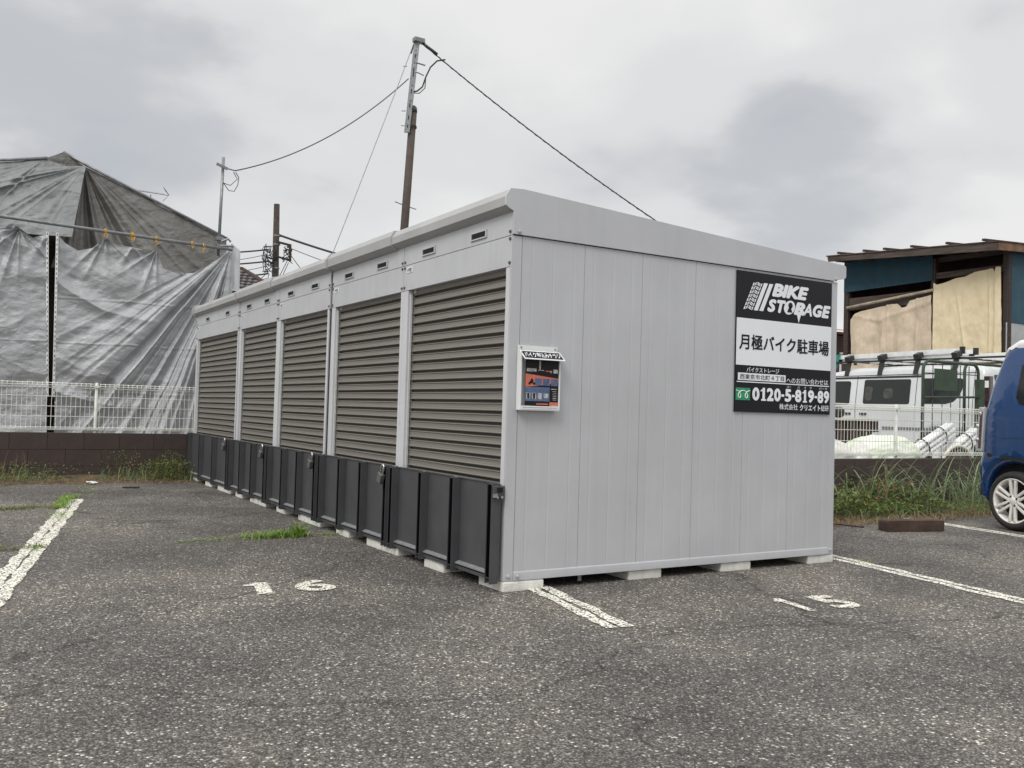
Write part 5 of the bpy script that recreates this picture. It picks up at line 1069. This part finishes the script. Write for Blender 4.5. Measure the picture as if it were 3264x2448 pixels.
# white van with roof rack behind the fence
def van():
    Wv, L = .85, 4.7; yr = 4.28
    t = thing('parked_van', 'white van with a loaded roof rack behind the wire fence', 'van', (11.54+.85, yr, .2))
    out = [(0.02, .45), (0, .9), (.02, 1.35), (.09, 1.66), (.20, 1.73), (1.2, 1.765), (2.6, 1.745), (3.2, 1.66), (3.9, 1.20), (4.5, 1.0), (4.68, .75), (4.7, .35), (4.4, .22)]
    out += list(reversed(arch(3.75, .36, 10, .32))) + [(3.2, .20), (1.3, .20)] + list(reversed(arch(.85, .36, 10, .32))) + [(.35, .24)]
    out = [p for p in out if p[1] > .19]
    wf = lambda z, s: max(0, z-.95)**1.3*.14 + max(0, .12-s)*.5
    obj('body', shell(out, Wv, wf, .09), M_van, t)
    for side in (-1, 1):
        w = obj('side_window', sidepatch([(.44, 1.49), (.50, 1.52), (1.18, 1.53), (1.18, 1.09), (.74, 1.09), (.60, 1.13), (.51, 1.22), (.46, 1.34)], Wv, wf, side), M_glass, t)
        w = obj('side_window', sidepatch(rround(1.42, 2.37, 1.08, 1.52, .04), Wv, wf, side), M_glass, t)
        w = obj('side_window', sidepatch(rround(2.66, 3.35, 1.06, 1.50, .05), Wv, wf, side), M_glass, t)
        obj('seat_shape', sidepatch(rround(1.75, 1.95, 1.18, 1.36, .06), Wv, wf, side, .006), mat('dim_interior', (.06, .062, .055), .5, 0, .3, 9), t)
        obj('seat_shape', sidepatch(rround(2.18, 2.34, 1.14, 1.40, .06), Wv, wf, side, .006), MATS['dim_interior'], t)
        obj('rain_visor', sidepatch([(1.20, 1.55), (3.3, 1.535), (3.3, 1.57), (1.20, 1.585)], Wv, wf, side, .006), M_black, t)
        obj('roof_seam', sidepatch([(.2, 1.605), (3.2, 1.585), (3.2, 1.597), (.2, 1.617)], Wv, wf, side, .004), M_dark, t)
        for s in (1.30, 2.52): obj('door_line', sidepatch([(s, .30), (s+.010, .30), (s+.010, 1.60), (s, 1.60)], Wv, wf, side, .004), M_dark, t)
        obj('door_line', sidepatch([(.26, .55), (.268, .55), (.268, 1.66), (.26, 1.66)], Wv, wf, side, .004), M_dark, t)
        obj('door_handle', MB().box(side*(Wv-.003), side*(Wv+.02), 2.62, 2.76, .88, .915).mesh('door_handle'), M_black, t)
        obj('door_handle', MB().box(side*(Wv-.003), side*(Wv+.02), 2.28, 2.42, .88, .915).mesh('door_handle'), M_black, t)
        obj('side_moulding', sidepatch([(.1, .62), (3.3, .62), (3.3, .68), (.1, .68)], Wv, wf, side, .004), M_grey, t)
        obj('tail_lamp', MB().box(side*(Wv-.14), side*(Wv-.035), -.008, .10, .95, 1.55).mesh('tail_lamp'), mat('dark_red_lens', (.05, .03, .03), .15, 0, .2, 20, coat=1), t, bevel=.015)
        obj('lamp_lens', MB().box(side*(Wv-.036), side*(Wv-.028), .01, .075, 1.36, 1.47).mesh('lamp_lens'), M_alu, t)
        for y in (.85, 3.75):
            obj('tyre', MB().lathe([(-.08, .2), (-.085, .30), (-.05, .32), (.05, .32), (.085, .30), (.08, .2)], (side*(Wv-.1), y, .32), 'x', 32).mesh('tyre', smooth=True), M_rubber, t)
            obj('wheel_cover', MB().lathe([(side*.07, .2), (side*.08, .12), (side*.085, .001)], (side*(Wv-.1), y, .32), 'x', 24).mesh('wheel_cover', smooth=True), M_alu, t)
    obj('rear_window', MB().add([(-.62, -.004, 1.05), (.62, -.004, 1.05), (.58, .06, 1.58), (-.58, .06, 1.58)], [(0, 1, 2, 3)]).mesh('rear_window'), M_glass, t)
    obj('rear_bumper', MB().box(-.82, .82, -.08, .1, .28, .50).mesh('rear_bumper'), M_van, t, bevel=.03)
    # rack
    rk = obj('roof_rack', MB().bar((-.70, -.20, 1.86), (-.70, 3.1, 1.86), .03, .03).bar((.70, -.20, 1.86), (.70, 3.1, 1.86), .03, .03).mesh('roof_rack'), M_black, t)
    for y in (.62, 1.33, 2.05, 2.76):
        obj('cross_bar', MB().bar((-.74, y, 1.87), (.74, y, 1.87), .03, .025).mesh('cross_bar'), M_black, rk)
        for side in (-1, 1): obj('rack_foot', MB().bar((side*.72, y, 1.90), (side*.775, y+.02, 1.60), .085, .035, up=(0, 0, 1)).bar((side*.66, y, 1.95), (side*.80, y, 1.90), .10, .09).mesh('rack_foot'), M_black, rk)
    for k in range(5): obj('rack_slat', MB().bar((-.55+.27*k, -.15, 1.885), (-.55+.27*k, 3.0, 1.885), .02, .02).mesh('rack_slat'), M_alu, rk)
    return t
van()
def ladder(label, x, y0, y1, z, w, dz=0):
    t = thing('ladder', label, 'ladder', (x, y0, z), 'aluminium ladders on the van rack')
    for s in (-1, 1):
        obj('rail', MB().bar((x+s*w/2, y0, z), (x+s*w/2, y1, z+dz), .028, .075), M_alu, t)
        obj('end_cap', MB().bar((x+s*w/2, y0-.03, z), (x+s*w/2, y0+.05, z), .038, .12), M_black, t); obj('end_cap', MB().bar((x+s*w/2, y1-.04, z+dz), (x+s*w/2, y1+.03, z+dz), .036, .09), M_black, t)
    y = y0+.2
    while y < y1-.1: obj('rung', MB().tube([(x-w/2+.014, y, z), (x+w/2-.014, y, z)], .016, 6), M_alu, t); y += .30
ladder('upper long aluminium ladder on the van roof rack', 11.96, 4.86, 7.45, 2.20, .38, -.04)
ladder('lower long aluminium ladder on the van roof rack', 12.02, 4.98, 7.35, 2.115, .42, -.03)
ladder('short inner aluminium ladder on the far side of the van rack', 12.62, 4.30, 7.0, 2.15, .36, -.02)
P_, F_ = cloth([(11.74, 7.44, 2.20), (11.74, 7.28, 2.23)], [(11.72, 7.48, 1.98), (11.72, 7.38, 1.92)], 12, 10, lambda P, u, v: np.stack([-.05*np.abs(vnoise(u*5, v*4, 3)), .03*vnoise(u*3, v*5, 5), 0*u], 1))
tag(obj('rag', npmesh('rag', P_, F_, True), mat('teal_cloth', (.02, .28, .25), .8)), 'teal rag tied at the front end of the van rack', 'rag')

# green wire trolley behind the fence
ct = thing('cage_trolley', 'green tubular cage trolley standing before the van', 'trolley', (9.5, 3.6, .2))
def rtube(x0, x1, z0, z1, y, r, rad): 
    pts = [(x0, y, z0), (x0, y, z1-r)] + [(x0+r-r*math.cos(a), y, z1-r+r*math.sin(a)) for a in (.4, .8, 1.2)] + [(x0+r, y, z1), (x1-r, y, z1)] + [(x1-r+r*math.sin(a), y, z1-r+r*math.cos(a)) for a in (.4, .8, 1.2)] + [(x1, y, z1-r), (x1, y, z0)]
    return MB().tube(pts, rad, 8)
obj('frame', rtube(8.86, 10.16, .35, 1.83, 3.6, .13, .022), M_olive, ct, smooth=True)
obj('frame', rtube(10.30, 11.4, .35, 1.88, 3.9, .13, .022), M_olive, ct, smooth=True)
obj('cross_tube', MB().tube([(8.88, 3.6, 1.32), (10.14, 3.6, 1.36)], .016, 8), M_olive, ct); obj('cross_tube', MB().tube([(8.88, 3.6, .78), (10.14, 3.6, .80)], .016, 8), M_olive, ct)
for x in (9.08, 9.30, 9.50, 9.72, 9.93): obj('upright_wire', MB().tube([(x, 3.6, .4), (x, 3.6, 1.80)], .007, 5), M_olive, ct)
for z in (1.66,): obj('cross_wire', MB().tube([(8.88, 3.6, z), (10.15, 3.6, z+.02)], .007, 5), M_olive, ct)
obj('plate', MB().box(9.08, 9.60, 3.565, 3.58, 1.43, 1.73), M_olive, ct)
obj('base', MB().box(8.86, 11.3, 3.6, 4.3, .32, .38), M_olive, ct)
obj('corner_tube', MB().box(10.14, 10.26, 3.56, 3.64, .3, 1.62), M_olive, ct)
for x in (8.95, 11.2): obj('castor', MB().lathe([(-.02, .001), (-.02, .06), (.02, .06), (.02, .001)], (x, 3.7, .26), 'y', 14), M_black, ct)

# things lying behind the right fence
for i, (a, b, n_, lab) in enumerate((((7.72, 3.0, .50), (8.72, 3.06, .90), 6, 'left bundle of long white pipes leaning on the ground'), ((8.62, 3.0, .56), (9.24, 3.04, .84), 6, 'right bundle of short white pipes tied with a dark band'))):
    t = thing('pipe_bundle', lab, 'pipes', (a[0], a[1], .5), 'white pipe bundles behind the fence'); a, b = Vector(a), Vector(b)
    for k in range(n_):
        o_ = Vector((.030*(k % 3)-.03, .07*(k//3), -.062*(k % 3)+.05)); obj('pipe', MB().tube([a+o_, b+o_+Vector((.02*(k % 2), 0, 0))], .034, 10), M_white, t, smooth=True)
    for f in (.35, .75) if i == 0 else (.6,):
        c = a.lerp(b, f)+Vector((.0, .03, .0)); d = (b-a).normalized(); m = MB(); e1 = d.cross(Vector((0, 1, 0))).normalized(); e2 = d.cross(e1)
        m.tube([c+e1*.125*math.cos(q)+e2*.10*math.sin(q) for q in np.linspace(0, 2*PI, 16)], .010, 5); obj('band', m, M_black, t)
def sack(x, y, z, w, d, h, m, lab, seed, name='sack', cat='sack'):
    bm = bmesh.new(); bmesh.ops.create_icosphere(bm, subdivisions=5, radius=1)
    co = np.array([v.co[:] for v in bm.verts]); n_ = fbm(co[:, 0]*1.6+co[:, 2], co[:, 1]*1.6+3, seed)*.22+.05*(1-2*np.abs(fbm(co[:, 0]*4, co[:, 1]*4+co[:, 2]*4, seed+3)))
    for v, k in zip(bm.verts, n_):
        c = v.co*(1+k); v.co = Vector((x+math.copysign(abs(c.x)**.8, c.x)*w/2, y+c.y*d/2, z+h/2+c.z*h/2*(1 if c.z > 0 else .9)))
    me = bpy.data.meshes.new(name); bm.to_mesh(me); bm.free(); me.polygons.foreach_set('use_smooth', [True]*len(me.polygons)); return tag(obj(name, me, m), lab, cat)
M_sackw = mat('white_sack', (.68, .68, .64), .7, 0, .08, 5, .3, 20)
sack(7.15, 3.0, .18, 1.15, .8, .62, mat('white_green_sack', (.70, .71, .68), .7, 0, .1, 2.5, .5, 14, col2=(.58, .67, .46)), 'bulging white and green plastic sack behind the fence', 2)
sack(6.05, 3.0, .18, .85, .7, .58, M_sackw, 'white sack behind the fence beside the storage corner', 5); sack(6.72, 2.95, .18, .45, .4, .52, M_sackw, 'small pointed white sack between two larger sacks', 9)
t = thing('brown_crate', 'brown slatted rack with a pale top behind the fence', 'rack', (6.9, 3.4, .2), )
obj('top_board', MB().box(6.42, 7.55, 3.3, 3.8, .975, 1.0), mat('cream_board', (.55, .53, .44), .7), t)
for k in range(14): obj('slat', MB().box(6.45+.08*k, 6.50+.08*k, 3.32, 3.36, .35 if 3 < k < 11 else .83, .97), M_wood, t)
for z in (.84, .90, .955): obj('side_rail', MB().box(6.44, 7.54, 3.365, 3.39, z-.012, z+.012), M_wood, t)
for x in (6.46, 7.50): obj('leg', MB().box(x-.02, x+.02, 3.4, 3.44, .2, .97), M_wood, t)
for (x0, x1, y, z1, lab) in ((6.15, 6.98, 3.7, .86, 'white box left of the brown slatted rack'), (7.62, 8.1, 3.7, .90, 'white box under the brown rack right end'), (10.35, 11.0, 3.9, .93, 'white box at the right behind the pipes')):
    t = thing('storage_box', lab, 'box', (x0, y, .2), 'white boxes behind the fence'); obj('box_body', MB().box(x0, x1, y, y+.45, .2, z1-.06), M_van, t, bevel=.01); obj('box_lid', MB().box(x0-.01, x1+.01, y-.01, y+.46, z1-.058, z1), M_van, t, bevel=.008)
t = thing('concrete_ring', 'pale round arch shaped basin lying behind the fence', 'basin', (8.45, 3.0, .5))
obj('ring', MB().tube([(8.47+.36*math.cos(a), 2.82, .34+.34*math.sin(a)) for a in np.linspace(0, PI, 20)], .022, 6), mat('cream_rim', (.62, .60, .50), .7), t, smooth=True)
obj('bowl', MB().add([(8.47+.345*math.cos(a), 2.84, .34+.33*math.sin(a)) for a in np.linspace(0, PI, 20)], [tuple(range(20))]), mat('dim_brown', (.13, .11, .09), .8), t)
for s_, lab in (((6.62, 3.28, 1.0), 'small black wheel part on the pale rack, left one'), ((7.0, 3.28, 1.0), 'small black wheel part on the pale rack, right one')):
    tag(obj('black_part', MB().lathe([(-.06, .001), (-.06, .05), (-.03, .07), (.03, .07), (.06, .05), (.06, .001)], (s_[0], 3.5, 1.07), 'x', 16), M_black, smooth=True), lab, 'wheel part', 'black parts on the pale rack')
